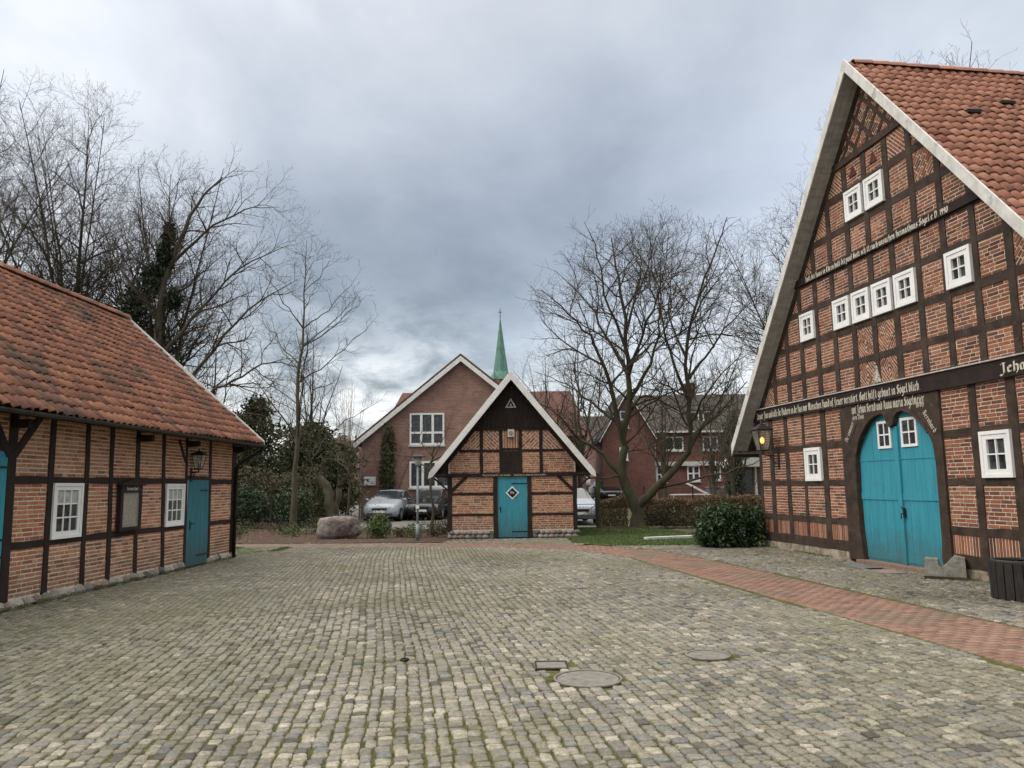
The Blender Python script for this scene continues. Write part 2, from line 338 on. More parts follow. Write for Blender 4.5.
# blackletter drawn with a broad nib
GL = {
'a': [[(2.2, 4), (2.2, .5), (2.8, 0)], [(2.2, 3.6), (1, 4), (.6, 3), (.6, 1), (1.2, 0), (2.2, .8)]], 'b': [[(.6, 6), (.6, .6), (1.4, 0), (2.4, .8), (2.4, 3.2), (1.6, 4), (.6, 3.2)]],
'c': [[(2.3, 3.4), (1.5, 4), (.6, 3.2), (.6, .8), (1.4, 0), (2.3, .6)]], 'd': [[(2.4, .8), (1.5, 0), (.6, .8), (.6, 3.2), (1.5, 4), (2.4, 3.2), (1.0, 6)], [(2.4, 3.2), (2.4, .8)]],
'e': [[(.6, 2), (2.3, 3), (1.6, 4), (.6, 3.2), (.6, .8), (1.4, 0), (2.4, .6)]], 'f': [[(2.4, 5.6), (1.7, 6), (1.1, 5.2), (1.1, -1)], [(.3, 4), (2, 4)]],
'g': [[(2.3, 3.4), (1.5, 4), (.6, 3.2), (.6, 1), (1.4, .3), (2.3, 1)], [(2.3, 4), (2.3, -1), (1.2, -2), (.5, -1.4)]], 'h': [[(.6, 6), (.6, 0)], [(.6, 3.2), (1.6, 4), (2.4, 3.2), (2.3, 0), (1.6, -1.2)]],
'i': [[(.5, 4), (.9, 3.5), (.9, .5), (1.5, 0)], [(.8, 5.2), (1.2, 5.6)]], 'k': [[(.6, 6), (.6, 0)], [(2.2, 4), (.8, 2.2), (2.5, 0)]], 'l': [[(.8, 6), (.8, .6), (1.4, 0)]],
'm': [[(.6, 4), (.6, 0)], [(.6, 3.2), (1.5, 4), (2, 3.3), (2, 0)], [(2, 3.2), (3, 4), (3.5, 3.3), (3.5, .5), (4, 0)]], 'n': [[(.6, 4), (.6, 0)], [(.6, 3.2), (1.6, 4), (2.3, 3.3), (2.3, .5), (2.8, 0)]],
'o': [[(1.4, 4), (.6, 3.2), (.6, .8), (1.5, 0), (2.4, .8), (2.4, 3.2), (1.4, 4)]], 'p': [[(.6, 4.4), (.6, -2)], [(.6, 3.2), (1.6, 4), (2.4, 3.2), (2.4, .8), (1.5, 0), (.6, .6)]],
'r': [[(.6, 4), (.6, 0)], [(.6, 3.2), (1.5, 4), (2.1, 3.5)]], 's': [[(2.3, 3.5), (1.5, 4), (.7, 3.1), (2.3, 1), (1.5, 0), (.6, .5)]], 't': [[(1.2, 5.2), (1.2, .6), (2, 0)], [(.4, 4), (2, 4)]],
'u': [[(.6, 4), (.6, .7), (1.3, 0), (2.3, .8)], [(2.3, 4), (2.3, .5), (2.8, 0)]], 'v': [[(.5, 4.3), (.8, .8), (1.4, 0), (2.4, .9), (2.4, 3.2), (1.7, 4)]], 'w': [[(.5, 4.3), (.7, .7), (1.3, 0), (2, .7), (2, 4)], [(2, .7), (2.6, 0), (3.6, .9), (3.6, 3.2), (2.9, 4)]],
'z': [[(.6, 3.8), (2.2, 4), (1, 2.2), (2.3, 1), (1.6, -1), (.6, -1.4)]], 'ß': [[(.7, -1), (.7, 5.2), (1.5, 6), (2.2, 5), (1.4, 3.6), (2.5, 2), (1.6, 0)]], 'ö': [[(1.4, 4), (.6, 3.2), (.6, .8), (1.5, 0), (2.4, .8), (2.4, 3.2), (1.4, 4)], [(.8, 5.2), (1.1, 5.5)], [(2, 5.2), (2.3, 5.5)]],
'.': [[(.6, .1), (.9, .4)]], 'A': [[(.4, 4.6), (1.2, 6), (2, 5), (1.6, 1), (.4, 0)], [(1.8, 5.6), (3.2, 6), (3.2, .6), (4, 0)], [(1.6, 2.8), (3.2, 3)]],
'B': [[(1, 6), (1.2, .5), (.3, 0)], [(.2, 5), (1.5, 6), (3, 5.2), (2.8, 4), (1.3, 3.3), (3.2, 2.4), (3.1, .8), (2, 0), (1, .5)]], 'D': [[(.4, 5.2), (1.6, 6), (3.2, 4.8), (3.4, 1.4), (2, 0), (.4, .6)], [(1.3, 5), (1.2, .6)]],
'E': [[(3.2, 5.2), (2, 6), (.8, 4.6), (.8, 1.2), (2, 0), (3.4, .9)], [(1, 3.2), (2.8, 3.6)], [(2, 5.5), (1.8, .8)]], 'G': [[(3, 5.2), (2, 6), (.7, 4.8), (.7, 1.2), (2, 0), (3.5, .9), (3.5, 3.4), (2.3, 3.4)], [(1.8, 5.2), (1.7, 1)]],
'H': [[(.3, 5), (1.2, 6), (1.2, .4), (.3, 0)], [(1.2, 3.4), (2.4, 4.2), (3.4, 3.2), (3.4, 0), (2.4, -1.2)], [(1.2, 5.6), (2.8, 6)]], 'J': [[(.5, 5), (1.6, 6), (3, 5.6)], [(2.2, 5.7), (2.2, 0), (1, -1.6), (.2, -.8)]],
'M': [[(.3, 4.8), (1.1, 6), (1.3, .4), (.4, 0)], [(1.3, 5.4), (2.4, 6), (2.5, .3)], [(2.5, 5.3), (3.7, 6), (3.9, .6), (4.6, 0)]], 'S': [[(3.2, 5.2), (2.1, 6), (.8, 5), (1, 3.9), (2.9, 2.7), (3.2, 1.2), (2, 0), (.5, .9)], [(1.9, 5), (1.9, 1)]],
'U': [[(.3, 5), (1.2, 6), (1, 1), (2, 0), (3.3, 1)], [(3.3, 6), (3.3, .6), (4, 0)]], 'V': [[(.3, 5), (1.3, 6), (1.1, 1), (2, 0), (3.5, 1.4), (3.4, 4.6), (2.2, 6)]], 'W': [[(.3, 5), (1.2, 6), (1, .9), (1.8, 0), (2.7, .9), (2.6, 5.6)], [(2.7, .9), (3.4, 0), (4.8, 1.4), (4.7, 4.6), (3.6, 6)]],
'0': [[(1.4, 5), (.5, 4), (.5, 1), (1.4, 0), (2.4, 1), (2.4, 4), (1.4, 5)]], '1': [[(.5, 4.4), (1.2, 5), (1.2, 0)]], '4': [[(2, 0), (2, 5), (.4, 1.6), (2.8, 1.6)]], '8': [[(1.4, 5), (.6, 4), (2.4, 1), (1.4, 0), (.5, 1), (2.3, 4), (1.4, 5)]], '9': [[(2.3, 3.2), (1.3, 2.4), (.5, 3.6), (1.3, 5), (2.3, 4), (1.9, 0)]], '6': [[(.6, 1.8), (1.5, 2.6), (2.4, 1.4), (1.4, 0), (.5, 1.2), (1, 5)]],
'-': [[(.5, 2), (2, 2.3)]]}
def script(root, text, x0, z0, h, width, y, ang=0, nib=.38, name='inscription', m='lettering'):
    B = MB(); cur = 0; strokes = []
    for ch in text:
        if ch == ' ': cur += 1.6; continue
        gph = GL.get(ch) or GL.get(ch.lower()) or []
        w = max((p[0] for s_ in gph for p in s_), default=1)+.75
        for s_ in gph: strokes.append([(p[0]+cur, p[1]) for p in s_])
        cur += w
    sx = width/cur; sz = h/6; ca, sa = math.cos(ang), math.sin(ang); k = 0
    for st in strokes:
        for a, b in zip(st, st[1:]):
            for nx, nz in ((nib, nib*.8), (-.1, .12)):
                q = [(a[0]-nx, a[1]-nz), (a[0]+nx, a[1]+nz), (b[0]+nx, b[1]+nz), (b[0]-nx, b[1]-nz)]
                k += 1; yy = y-.0012*((k % 5)/5)-.001
                pts = []
                for u, v in q:
                    u *= sx; v *= sz; pts.append((x0+u*ca-v*sa, yy, z0+u*sa+v*ca))
                B.add(pts, [(0, 1, 2, 3)])
    return B.build(name, W[m], root)

def tiles(root, x0, x1, ridge, eave, m, tw=.215, tl=.30, name='roof', rough=1.0, parent_thing=None):
    """pantiles on the plane from ridge (y,z) down to eave (y,z), x0..x1 along the ridge"""
    yr, zr = ridge; ye, ze = eave; L = math.hypot(ye-yr, ze-zr); nrow = round(L/tl); tl = L/nrow; nc = round((x1-x0)/tw); tw = (x1-x0)/nc
    dy, dz = (ye-yr)/L, (ze-zr)/L; up = (-dz*(1 if dy > 0 else -1), dy*(1 if dy > 0 else -1))
    if up[1] < 0: up = (-up[0], -up[1])
    r, c = np.meshgrid(np.arange(nrow), np.arange(nc), indexing='ij'); r = r.ravel(); c = c.ravel(); N = len(r)
    us = np.linspace(-.04, 1.04, 8); prof = .024*np.sin(2*math.pi*(us-.18))+.005*np.sin(4*math.pi*us)
    jit = rng.normal(0, 1, (N, 4)); V = np.zeros((N, 24, 3))
    for k in range(3):   # 0 upper edge, 1 lower edge, 2 lip underside
        for i, u in enumerate(us):
            t = (r+(0 if k == 0 else 1.10))*tl + jit[:, 0]*.006*rough*(k > 0)
            hgt = prof[i]+(0.0 if k == 0 else .024)-(.016 if k == 2 else 0)+jit[:, 1]*.004*rough*(k > 0)+jit[:, 2]*.006*rough*(u-.5)
            hgt = hgt+.016*np.sin(c*tw*.8+1)*np.sin(r*tl*1.1)+.008*np.sin(c*tw*2.3+r*.5)
            V[:, k*8+i, 0] = x0+(c+u)*tw+jit[:, 3]*.004*rough
            V[:, k*8+i, 1] = yr+dy*t+up[0]*hgt; V[:, k*8+i, 2] = zr+dz*t+up[1]*hgt
    f = [(k*8+i, (k+1)*8+i, (k+1)*8+i+1, k*8+i+1) for k in range(2) for i in range(7)]
    F = (np.array(f)[None]+(np.arange(N)*24)[:, None, None]).reshape(-1, 4)
    low = .5+.5*np.sin(c*.7+r*1.3)*.3; tint = np.clip(rng.beta(1.6, 1.8, N)*.9+.05*low, 0, 1)
    o = npmesh(name, V.reshape(-1, 3), F, np.repeat(tint, 24), m, root, True)
    return o
def ridge_tiles(root, x0, x1, y, z, m):
    B = MB(); n = int((x1-x0)/.36)
    for i in range(n):
        a = x0+(x1-x0)*i/n; b = a+(x1-x0)/n+.03; v = []; 
        for x, rr in ((a, .105), (b, .122)):
            for q in range(7): an = math.pi*q/6; v.append((x, y+math.cos(an)*rr, z-.05+math.sin(an)*rr))
        B.add(v, [(q, q+1, q+8, q+7) for q in range(6)])
    return B.build('ridge_tiles', m, root, True)

# ------------------------------------------------------------------ camera
p_, roll = math.atan(101.5/769), R(.7); cp, sp = math.cos(p_), math.sin(p_)
X = Vector((1, 0, 0)); U = Vector((0, -sp, cp)); Fw = Vector((0, cp, sp))
rt = X*math.cos(roll)-U*math.sin(roll); upv = X*math.sin(roll)+U*math.cos(roll)
cam = bpy.data.cameras.new('camera'); co = bpy.data.objects.new('camera', cam); COL.objects.link(co)
co.matrix_world = Matrix(((rt.x, upv.x, -Fw.x, 0), (rt.y, upv.y, -Fw.y, 0), (rt.z, upv.z, -Fw.z, 1.6), (0, 0, 0, 1)))
cam.sensor_width = 36; cam.lens = 769/1024*36; cam.clip_end = 3000; cam.clip_start = .05; S.camera = co

# ------------------------------------------------------------------ world: overcast sky
w = bpy.data.worlds.new('World'); S.world = w; w.use_nodes = True; T = w.node_tree; T.nodes.clear()
def wn(k, **kw):
    x = T.nodes.new(k)
    for a, v in kw.items(): setattr(x, a, v)
    return x
def wl(a, b): T.links.new(a, b)
def val(x, i, v):
    if isinstance(v, (int, float)): x.inputs[i].default_value = v
    else: wl(v, x.inputs[i])
def mth(op, a, b=0, c=None, clamp=False):
    x = wn('ShaderNodeMath', operation=op); x.use_clamp = clamp; val(x, 0, a); val(x, 1, b)
    if c is not None: val(x, 2, c)
    return x.outputs[0]
def wmix(f, a, b, mode='MIX'):
    x = wn('ShaderNodeMix', data_type='RGBA', blend_type=mode); val(x, 0, f)
    for i, v in ((6, a), (7, b)):
        if isinstance(v, tuple): x.inputs[i].default_value = (*v, 1)
        else: wl(v, x.inputs[i])
    return x.outputs[2]
wo = wn('ShaderNodeOutputWorld'); bgS = wn('ShaderNodeBackground'); bgC = wn('ShaderNodeBackground'); addS = wn('ShaderNodeAddShader')
sky = wn('ShaderNodeTexSky', sky_type='NISHITA'); sky.sun_disc = False; sky.sun_elevation = R(38); sky.sun_rotation = R(-110); sky.air_density = 1.2; sky.dust_density = 2
wl(sky.outputs[0], bgS.inputs[0]); bgS.inputs[1].default_value = .05
tc = wn('ShaderNodeTexCoord'); D = tc.outputs['Generated']
sep = wn('ShaderNodeSeparateXYZ'); wl(D, sep.inputs[0]); dx, dy, dz = sep.outputs
den = mth('ADD', mth('MAXIMUM', dz, 0), .22)
cv = wn('ShaderNodeCombineXYZ'); wl(mth('DIVIDE', dx, den), cv.inputs[0]); wl(mth('DIVIDE', dy, den), cv.inputs[1]); cv.inputs[2].default_value = 3.3
def wnoise(scale, detail=6, rough=.5, off=0, dist=.3):
    mp = wn('ShaderNodeMapping'); mp.inputs['Location'].default_value = (off, off*.7, off*.3); mp.inputs['Scale'].default_value = (1, .8, 1); wl(cv.outputs[0], mp.inputs[0])
    x = wn('ShaderNodeTexNoise'); x.inputs['Scale'].default_value = scale; x.inputs['Detail'].default_value = detail; x.inputs['Roughness'].default_value = rough; x.inputs['Distortion'].default_value = dist
    wl(mp.outputs[0], x.inputs[0]); return x.outputs['Fac']
def blob(az, el, wid, amp, sq=1.0):
    """soft lobe of the cloud deck around a compass direction"""
    a, e = R(az), R(el); c = (math.sin(a)*math.cos(e), math.cos(a)*math.cos(e), math.sin(e))
    v = wn('ShaderNodeVectorMath', operation='SUBTRACT'); wl(D, v.inputs[0]); v.inputs[1].default_value = c
    v2 = wn('ShaderNodeVectorMath', operation='MULTIPLY'); wl(v.outputs[0], v2.inputs[0]); v2.inputs[1].default_value = (1/sq, 1/sq, 1)
    v3 = wn('ShaderNodeVectorMath', operation='LENGTH'); wl(v2.outputs[0], v3.inputs[0])
    q = mth('DIVIDE', v3.outputs['Value'], wid); return mth('MULTIPLY', mth('EXPONENT', mth('MULTIPLY', mth('MULTIPLY', q, q), -1)), amp)
n1 = wnoise(.8, 8, .52, 2.0); n2 = wnoise(2.6, 8, .55, 5.1)
lum = mth('ADD', .74, mth('MULTIPLY', mth('SUBTRACT', n1, .5), 1.1)); lum = mth('ADD', lum, mth('MULTIPLY', mth('SUBTRACT', n2, .5), .50))
for b in (blob(-8, 14, .19, -.66, 1.7), blob(-18, 9, .13, -.12, 1.3), blob(4, 21, .20, -.20, 1.6), blob(-30, 27, .28, .24, 1.3), blob(22, 30, .30, .03, 1.3),
          blob(20, 10, .16, .16, 1.4), blob(33, 20, .14, .12, 1.2)): lum = mth('ADD', lum, b)
# ragged bright break near the horizon
brk = mth('MULTIPLY', blob(-11, 5.5, .11, 1.0, 2.2), mth('MULTIPLY', mth('SUBTRACT', wnoise(3.2, 8, .6, 9), .40), 6, clamp=True))
lum = mth('ADD', lum, mth('MULTIPLY', brk, .75))
lum = mth('ADD', lum, blob(14, 3, .10, .20, 2.2))
lum = mth('MAXIMUM', lum, .12)
ramp = wn('ShaderNodeValToRGB'); e = ramp.color_ramp
while len(e.elements) < 6: e.elements.new(.5)
for q, (p, c) in zip(e.elements, [(0, (.15, .168, .195)), (.2, (.215, .237, .272)), (.38, (.325, .35, .39)), (.55, (.46, .485, .53)), (.75, (.64, .66, .69)), (1, (.95, .95, .96))]):
    q.position = p; q.color = (*c, 1)
wl(lum, ramp.inputs[0])
blue = mth('MULTIPLY', mth('ADD', blob(24, 15, .22, .8, 1.2), blob(3, 10, .10, .3, 1.3)), mth('MULTIPLY', mth('SUBTRACT', n2, .3), 2.2, clamp=True))
colr = wmix(mth('MULTIPLY', blue, .6), ramp.outputs[0], (.40, .50, .70))
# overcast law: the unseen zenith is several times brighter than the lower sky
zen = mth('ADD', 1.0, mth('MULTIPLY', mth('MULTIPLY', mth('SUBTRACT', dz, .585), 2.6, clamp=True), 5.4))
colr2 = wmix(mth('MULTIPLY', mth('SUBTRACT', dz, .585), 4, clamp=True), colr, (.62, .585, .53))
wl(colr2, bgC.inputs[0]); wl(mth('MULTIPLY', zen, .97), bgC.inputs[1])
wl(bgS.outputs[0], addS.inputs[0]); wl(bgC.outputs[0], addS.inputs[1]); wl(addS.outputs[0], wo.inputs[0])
sun = bpy.data.lights.new('sun', 'SUN'); sun.energy = 1.5; sun.angle = R(25); sun.color = (1, .96, .9)
so = bpy.data.objects.new('sun', sun); COL.objects.link(so)
sd = Vector((-math.sin(R(60))*math.cos(R(38)), -.25, math.sin(R(38)))).normalized()
so.rotation_euler = sd.to_track_quat('Z', 'Y').to_euler()
S.view_settings.view_transform = 'Standard'; S.view_settings.look = 'None'; S.view_settings.exposure = 0

# ================================================================== RIGHT: large farmhouse gable
C0, SL, ZA = 5.38, 1.21, 9.86           # ridge axis, roof slope, soffit apex height at the wall
soff = lambda x: ZA-SL*abs(x-C0)
tri = lambda: [(C0-8, ZA-SL*8), (C0+8, ZA-SL*8), (C0, ZA)]
RB = thing('farmhouse', 'large half-timbered farmhouse with tall red brick gable, inscribed beams and a big arched teal gate', 'building', (6.3714, 19.9007, 0), math.atan2(-.98881, .14915))
WL = 10.76
M_ = MB()
M_.prism([(0, .15), (4.2, .15), (4.2, 3.0), (6.62, 3.0), (6.62, .15), (WL, .15), (WL, soff(WL)), (C0, ZA), (0, soff(0))], .0, .30, 0)
M_.box(WL-.3, WL, .31, 14, 0, soff(WL)); M_.box(0, .3, .31, 14, 0, soff(0)); M_.build('wall', W['mortarR'], RB)
MB().box(4.0, 6.8, .5, .6, 0, 3.4).build('gateway_back', W['black'], RB)
BR = MB()
lx = [(-.02, .13), (.54, .76), (1.33, 1.53), (2.13, 2.26), (2.94, 3.17), (6.60, 6.79), (7.42, 7.62), (8.23, 8.45), (9.06, 9.28), (9.88, 10.10), (10.60, 10.78)]
cells = [(.13, .54), (.76, 1.33), (1.53, 2.13), (2.26, 2.94), (3.17, 3.80), (6.79, 7.42), (7.62, 8.23), (8.45, 9.06), (9.28, 9.88), (10.10, 10.60)]
lz = [(.38, .69, 'soldier'), (.86, 1.50, 'run'), (1.65, 2.30, 'run'), (2.47, 3.11, 'run')]
for (a, b) in cells:
    for k, (c, d, pt) in enumerate(lz):
        if k == 2 and (a, b) in ((2.26, 2.94), (7.62, 8.23), (.0, .0)): continue
        bricks(BR, rect(a-.024, b+.024, c-.02, d+.02), pt)
for a, b in lx: post(RB, a+.018, b-.018, .37, 3.14, lean=random.uniform(-.02, .02))
for a, b in ((0, 3.82), (6.78, 10.76)):
    post(RB, a, b, .17, .38, 'sill_beam', .03)
    for c, d in ((.70, .84), (1.515, 1.635), (2.32, 2.45)): post(RB, a, b, c, d, 'rail', .017)
# pegs' worth of detail: door posts, arch
B = MB(); B.prism([(3.80, .03), (4.31, .03), (4.24, .6), (4.22, 1.4), (4.24, 3.13), (3.79, 3.13)], -.05, .2, .006); B.build('gate_post', W['timber'], RB)
B = MB(); B.prism([(6.59, .54), (6.56, .3), (6.62, .03), (6.80, .03), (6.80, 3.13), (6.60, 3.13), (6.60, 1.78)], -.05, .2, .0); B.build('gate_post', W['timber'], RB)
arc = [(4.235, 1.6), (4.25, 2.13), (4.36, 2.35), (4.5, 2.53), (4.67, 2.70), (4.83, 2.81), (5.0, 2.87), (5.16, 2.89), (5.26, 2.83), (5.31, 2.68), (5.40, 2.60), (5.50, 2.66), (5.55, 2.80), (5.66, 2.88), (5.82, 2.89), (6.0, 2.83), (6.15, 2.74), (6.32, 2.60), (6.45, 2.43), (6.55, 2.25), (6.605, 1.8)]
v = []; f = []
for i, (x, z) in enumerate(arc):
    v += [(x, -.045, z), (x, -.045, 3.14), (x, .12, z), (x, .12, 3.14)]
    if i: k = 4*(i-1); f += [(k, k+4, k+5, k+1), (k, k+2, k+6, k+4)]
MB().add(v, f).build('arch_board', W['timber'], RB)
for a_, b_ in ((2, 8), (13, 19)): MB().tube([(x, -.052, z) for x, z in arc[a_:b_]], .018, 6).build('arch_moulding', W['timber'], RB)
def gate_leaf(a, b, nm='door'):
    B = MB(); n = 5
    for i in range(n):
        x0 = a+(b-a)*i/n; B.prism(rect(x0+.002, a+(b-a)*(i+1)/n-.002, .05, 2.98), .06, .10, .004)
    B.box(a, b, .045, .062, 1.24, 1.37); B.box(a, b, .052, .062, .10, .22); B.box(a, b, .050, .0615, 1.995, 2.02)
    return B.build(nm, W['teal'], RB)
dl, dr = gate_leaf(4.2, 5.43), gate_leaf(5.43, 6.63)
MB().prism(rect(5.40, 5.52, .05, 2.62), .015, .06, .006).build('cover_strip', W['teal'], dl)
def dwin(par, a, b, c, d):
    ww = MB(); t_ = .05; y = .035
    ww.box(a, b, y, .07, c, c+t_); ww.box(a, b, y, .07, d-t_, d); ww.box(a, a+t_, y+.001, .07, c+t_, d-t_); ww.box(b-t_, b, y+.001, .07, c+t_, d-t_)
    m = (a+b)/2; mz = (c+d)/2; ww.box(m-.014, m+.014, y+.006, .06, c+t_, d-t_); ww.box(a+t_, b-t_, y+.008, .06, mz-.014, mz+.014); ww.build('window_frame', W['white'], par)
    MB().box(a+.03, b-.03, .050, .056, c+.03, d-.03).build('pane', W['glass_dark'], par)
dwin(dl, 4.89, 5.30, 2.22, 2.75); dwin(dr, 5.60, 6.05, 2.22, 2.76)
B = MB(); B.box(5.53, 5.57, .012, .045, .93, 1.10); B.tube([(5.55, .02, 1.0), (5.55, -.04, 1.0), (5.55, -.045, .9)], .012, 6); B.tube([(5.53, -.01, 1.12), (5.57, -.01, 1.06)], .014, 6); B.build('handle', W['iron'], dr)
MB().box(4.2, 6.9, -.16, .2, -.01, .055).build('doorstep', W['paver'], RB)
# lintel and inscriptions
post(RB, -.12, 10.9, 3.145, 3.435, 'lintel_beam', .085, 'timber_far')
MB().prism(rect(-.1, 10.86, 3.438, 3.462), -.115, .05, .004).build('ledge', W['timber_grey'], RB)
script(RB, 'Unser Jan und alle de Vadern in de Hus vor Minschen Hand of Feuer verstört. Gott hilft gebaut in Sögel blieb.', .12, 3.20, .165, 6.30, -.088, nib=.5)
script(RB, 'Jehan Hin', 8.25, 3.22, .15, 1.1, -.088, nib=.45)
script(RB, 'Gebuwt Jehan Bernd und Anna maria Sögelmeier', 4.02, 2.965, .17, 2.42, -.047, nib=.5)
script(RB, 'to Dörn Dom', 4.04, 2.84, .10, .60, -.047); script(RB, '1840', 6.2, 2.90, .09, .22, -.047)
slant(RB, 4.03, 2.40, 4.33, 2.80, .13, pr=.056); slant(RB, 6.63, 2.38, 6.36, 2.78, .13, pr=.056)
script(RB, 'De Zimmer', 4.01, 2.39, .10, .50, -.060, ang=math.atan2(.4, .3)); script(RB, 'Bernhard', 6.38, 2.79, .10, .46, -.060, ang=-math.atan2(.4, .27))
# gable storeys
rows = [(3.48, 3.93), (4.10, 4.64), (4.82, 5.37), (5.56, 6.03), (6.28, 6.77), (6.97, 7.50), (7.70, 8.16)]
pc = [5.14+.686*k for k in range(-8, 9)]
wins = {(2, 4): 1, (2, 6): 1, (2, 7): 1, (2, 8): 1, (2, 9): 1, (2, 11): 1, (5, 7): 1, (5, 8): 1}
vents = []
for ri, (c, d) in enumerate(rows):
    for k in range(len(pc)-1):
        a, b = pc[k]+.082, pc[k+1]-.082
        full = rect(a-.01, b+.01, c-.022, d+.022); q = clip(full, tri())
        if len(q) < 3: continue
        if (ri, k) in wins: continue
        cut = area(q) < area(full)*.985
        pat = 'run'
        if cut or (ri >= 5 and k in (4, 5, 9, 10)) and soff((a+b)/2) < d+.75: pat = 'down' if (a+b)/2 < C0 else 'up'
        if ri in (0, 1) and k in (7, 8): pat = 'diamond'
        if ri == 6 and k == 9: pat = 'down'
        bricks(BR, q, pat)
        if ri == 6 and k in (7, 8): vents.append(((a+b)/2, (c+d)/2))
for k, x in enumerate(pc):
    z1 = min(8.20, soff(x)); 
    if x < .1 or x > WL-.1 or z1 < 3.7: continue
    # posts stop at the windows they flank and run on above
    post(RB, x-random.uniform(.070, .086), x+random.uniform(.070, .086), 3.46, z1, lean=random.uniform(-.015, .015))
for (c, d) in [(3.93, 4.10), (4.64, 4.82), (5.38, 5.55), (6.77, 6.96), (7.50, 7.69), (8.16, 8.33)]:
    e = (ZA-d)/SL; post(RB, max(C0-e, .0), min(C0+e, WL), c+.018, d-.018, 'rail', .017 if c < 8 else .05)
e = (ZA-6.28)/SL; post(RB, C0-e, C0+e, 6.04, 6.28, 'rail', .017)
post(RB, 2.17, 8.4, 6.08, 6.24, 'inscribed_beam', .075, 'timber_far')
script(RB, 'Holt dit Huus in Ehren holt dit paal Gott schütt ruch unsachen Heimathaus Sögel e.V. 1990', 2.84, 6.105, .12, 4.62, -.078, nib=.55)
for sgn in (-1, 1):   # rafters against the wall
    slant(RB, C0+sgn*5.6, ZA-SL*5.6-.10, C0+sgn*.05, ZA-.12, .20, 'rafter', .03)
for (ri, k) in wins:
    c, d = rows[ri]; x0, x1 = pc[k]+.05, pc[k+1]-.05
    window(RB, x0, x1, c-.03, c+.60, 2, 2, .105, .075)
window(RB, 2.26, 2.94, 1.62, 2.36, 2, 2, .12, .06); window(RB, 7.66, 8.29, 1.63, 2.36, 2, 2, .10, .07, curtain=False); window(RB, 9.28, 9.9, 1.62, 2.36, 2, 2, .10, .07)
for x, z in vents: MB().prism([(x-.12, z-.10), (x+.12, z-.10), (x, z+.13)], -.028, .0, .004).build('vent', W['darkred'], RB)
# top lattice
top = clip([(C0-3, 8.31), (C0+3, 8.31), (C0+3, 11), (C0-3, 11)], tri()); bricks(BR, top, ('ang', 38))
def lat(x0, z0, ang):
    dxx, dzz = math.cos(ang), math.sin(ang); q = [(x0-dzz*.04, z0+dxx*.04), (x0+dzz*.04, z0-dxx*.04), (x0+dzz*.04+dxx*4, z0-dxx*.04+dzz*4), (x0-dzz*.04+dxx*4, z0+dxx*.04+dzz*4)]
    q = q[::-1] if sum(q[i-1][0]*q[i][1]-q[i][0]*q[i-1][1] for i in range(4)) < 0 else q
    q = clip(q, top)
    if len(q) > 2: MB().prism(q, -.016-.004*(ang > 1.6), .05, .003).build('brace', W['timber'], RB)
th = math.atan(SL)
for x in (4.45, 4.85, 5.25, 5.65, 6.05): lat(x, 8.30, th)
for x in (5.0, 5.55, 6.1, 6.45): lat(x, 8.30, math.pi-th)
BR.build('brick_infill', W['brickR'], RB)
# emblem: lacy carved crest
B = MB()
for i in range(34):
    u, w_ = random.random(), random.random(); z = 3.50+.40*(1-math.sqrt(1-u)); hw_ = .13*(1-(z-3.50)/.42); x = 5.135+(w_*2-1)*hw_; a = random.uniform(0, 3.14)
    B.tube([(x-.022*math.cos(a), -.050, z-.022*math.sin(a)), (x, -.062, z), (x+.022*math.cos(a+.9), -.050, z+.022*math.sin(a+.9))], [.006, .011, .005], 5)
B.prism([(5.135-.10, 3.50), (5.135+.10, 3.50), (5.135, 3.84)], -.045, -.02, .004); B.build('carved_emblem', W['lettering'], RB)
# plinth
for a, b in ((0.02, 3.80), (6.8, 10.74)):
    x = a; B = MB()
    while x < b-.05:
        l_ = min(random.uniform(.35, .8), b-x); B.prism([(x+.006, -.12), (x+l_-.006, -.12), (x+l_-.01, .165), (x+.01, .17)], -.015-random.uniform(0, .02), .25, .012); x += l_
    B.build('plinth', W['sandstone'], RB)
# roof, verge boards, soffit
yF = -.40
for sgn, nm in ((-1, 'left'), (1, 'right')):
    xe = 6.15; q = [(C0, ZA+.18), (C0+sgn*xe, ZA+.18-SL*xe), (C0+sgn*xe, ZA-.10-SL*xe), (C0+sgn*.0, ZA-.10)]
    MB().prism(q, yF-.03, yF+.0, .004).build('bargeboard', W['barge'], RB)
    q2 = [(C0, ZA+.045), (C0+sgn*6.1, ZA+.045-SL*6.1), (C0+sgn*6.1, ZA-.04-SL*6.1), (C0, ZA-.04)]
    # soffit made of boards laid along the verge
    for k in range(3):
        MB().prism(q2, yF+.002+k*.137, yF+.132+k*.137, .004).build('soffit_board', W['timber_grey'], RB)
    MB().prism(q2, .014, 13.9, 0).build('roof_deck', W['timber'], RB)
# tiles: local tile frame uses (x along ridge, y down) -> rotate so the ridge runs along local y
RR = []
for sgn in (-1, 1):
    o = tiles(None, 0, 9.0 if sgn > 0 else 9.0, (0, ZA+.11), (sgn*6.15, ZA+.11-SL*6.15), W['tileR'], .205, .27)
    o.parent = RB; o.matrix_parent_inverse = Matrix.Identity(4); o.location = (C0, yF+.01, 0); o.rotation_euler = (0, 0, R(90)); o.scale = (1, 1, 1)
o = ridge_tiles(None, 0.15, 9, 0, ZA+.12, W['tileR']); o.parent = RB; o.location = (C0, yF+.01, 0); o.rotation_euler = (0, 0, R(90))
MB().tube([(C0-6.2, yF, ZA-.02-SL*6.2), (C0-6.2, 9, ZA-.02-SL*6.2)], .06, 8).build('gutter', W['gutter'], RB)
# cut black slots: two ventilation tiles
for yy, xx in ((1.1, 1.45), (2.15, 1.1)):
    MB().box(C0+xx-.07, C0+xx+.07, yy-.14, yy+.14, ZA+.13-SL*xx, ZA+.19-SL*xx).build('vent_tile', W['black'], RB)

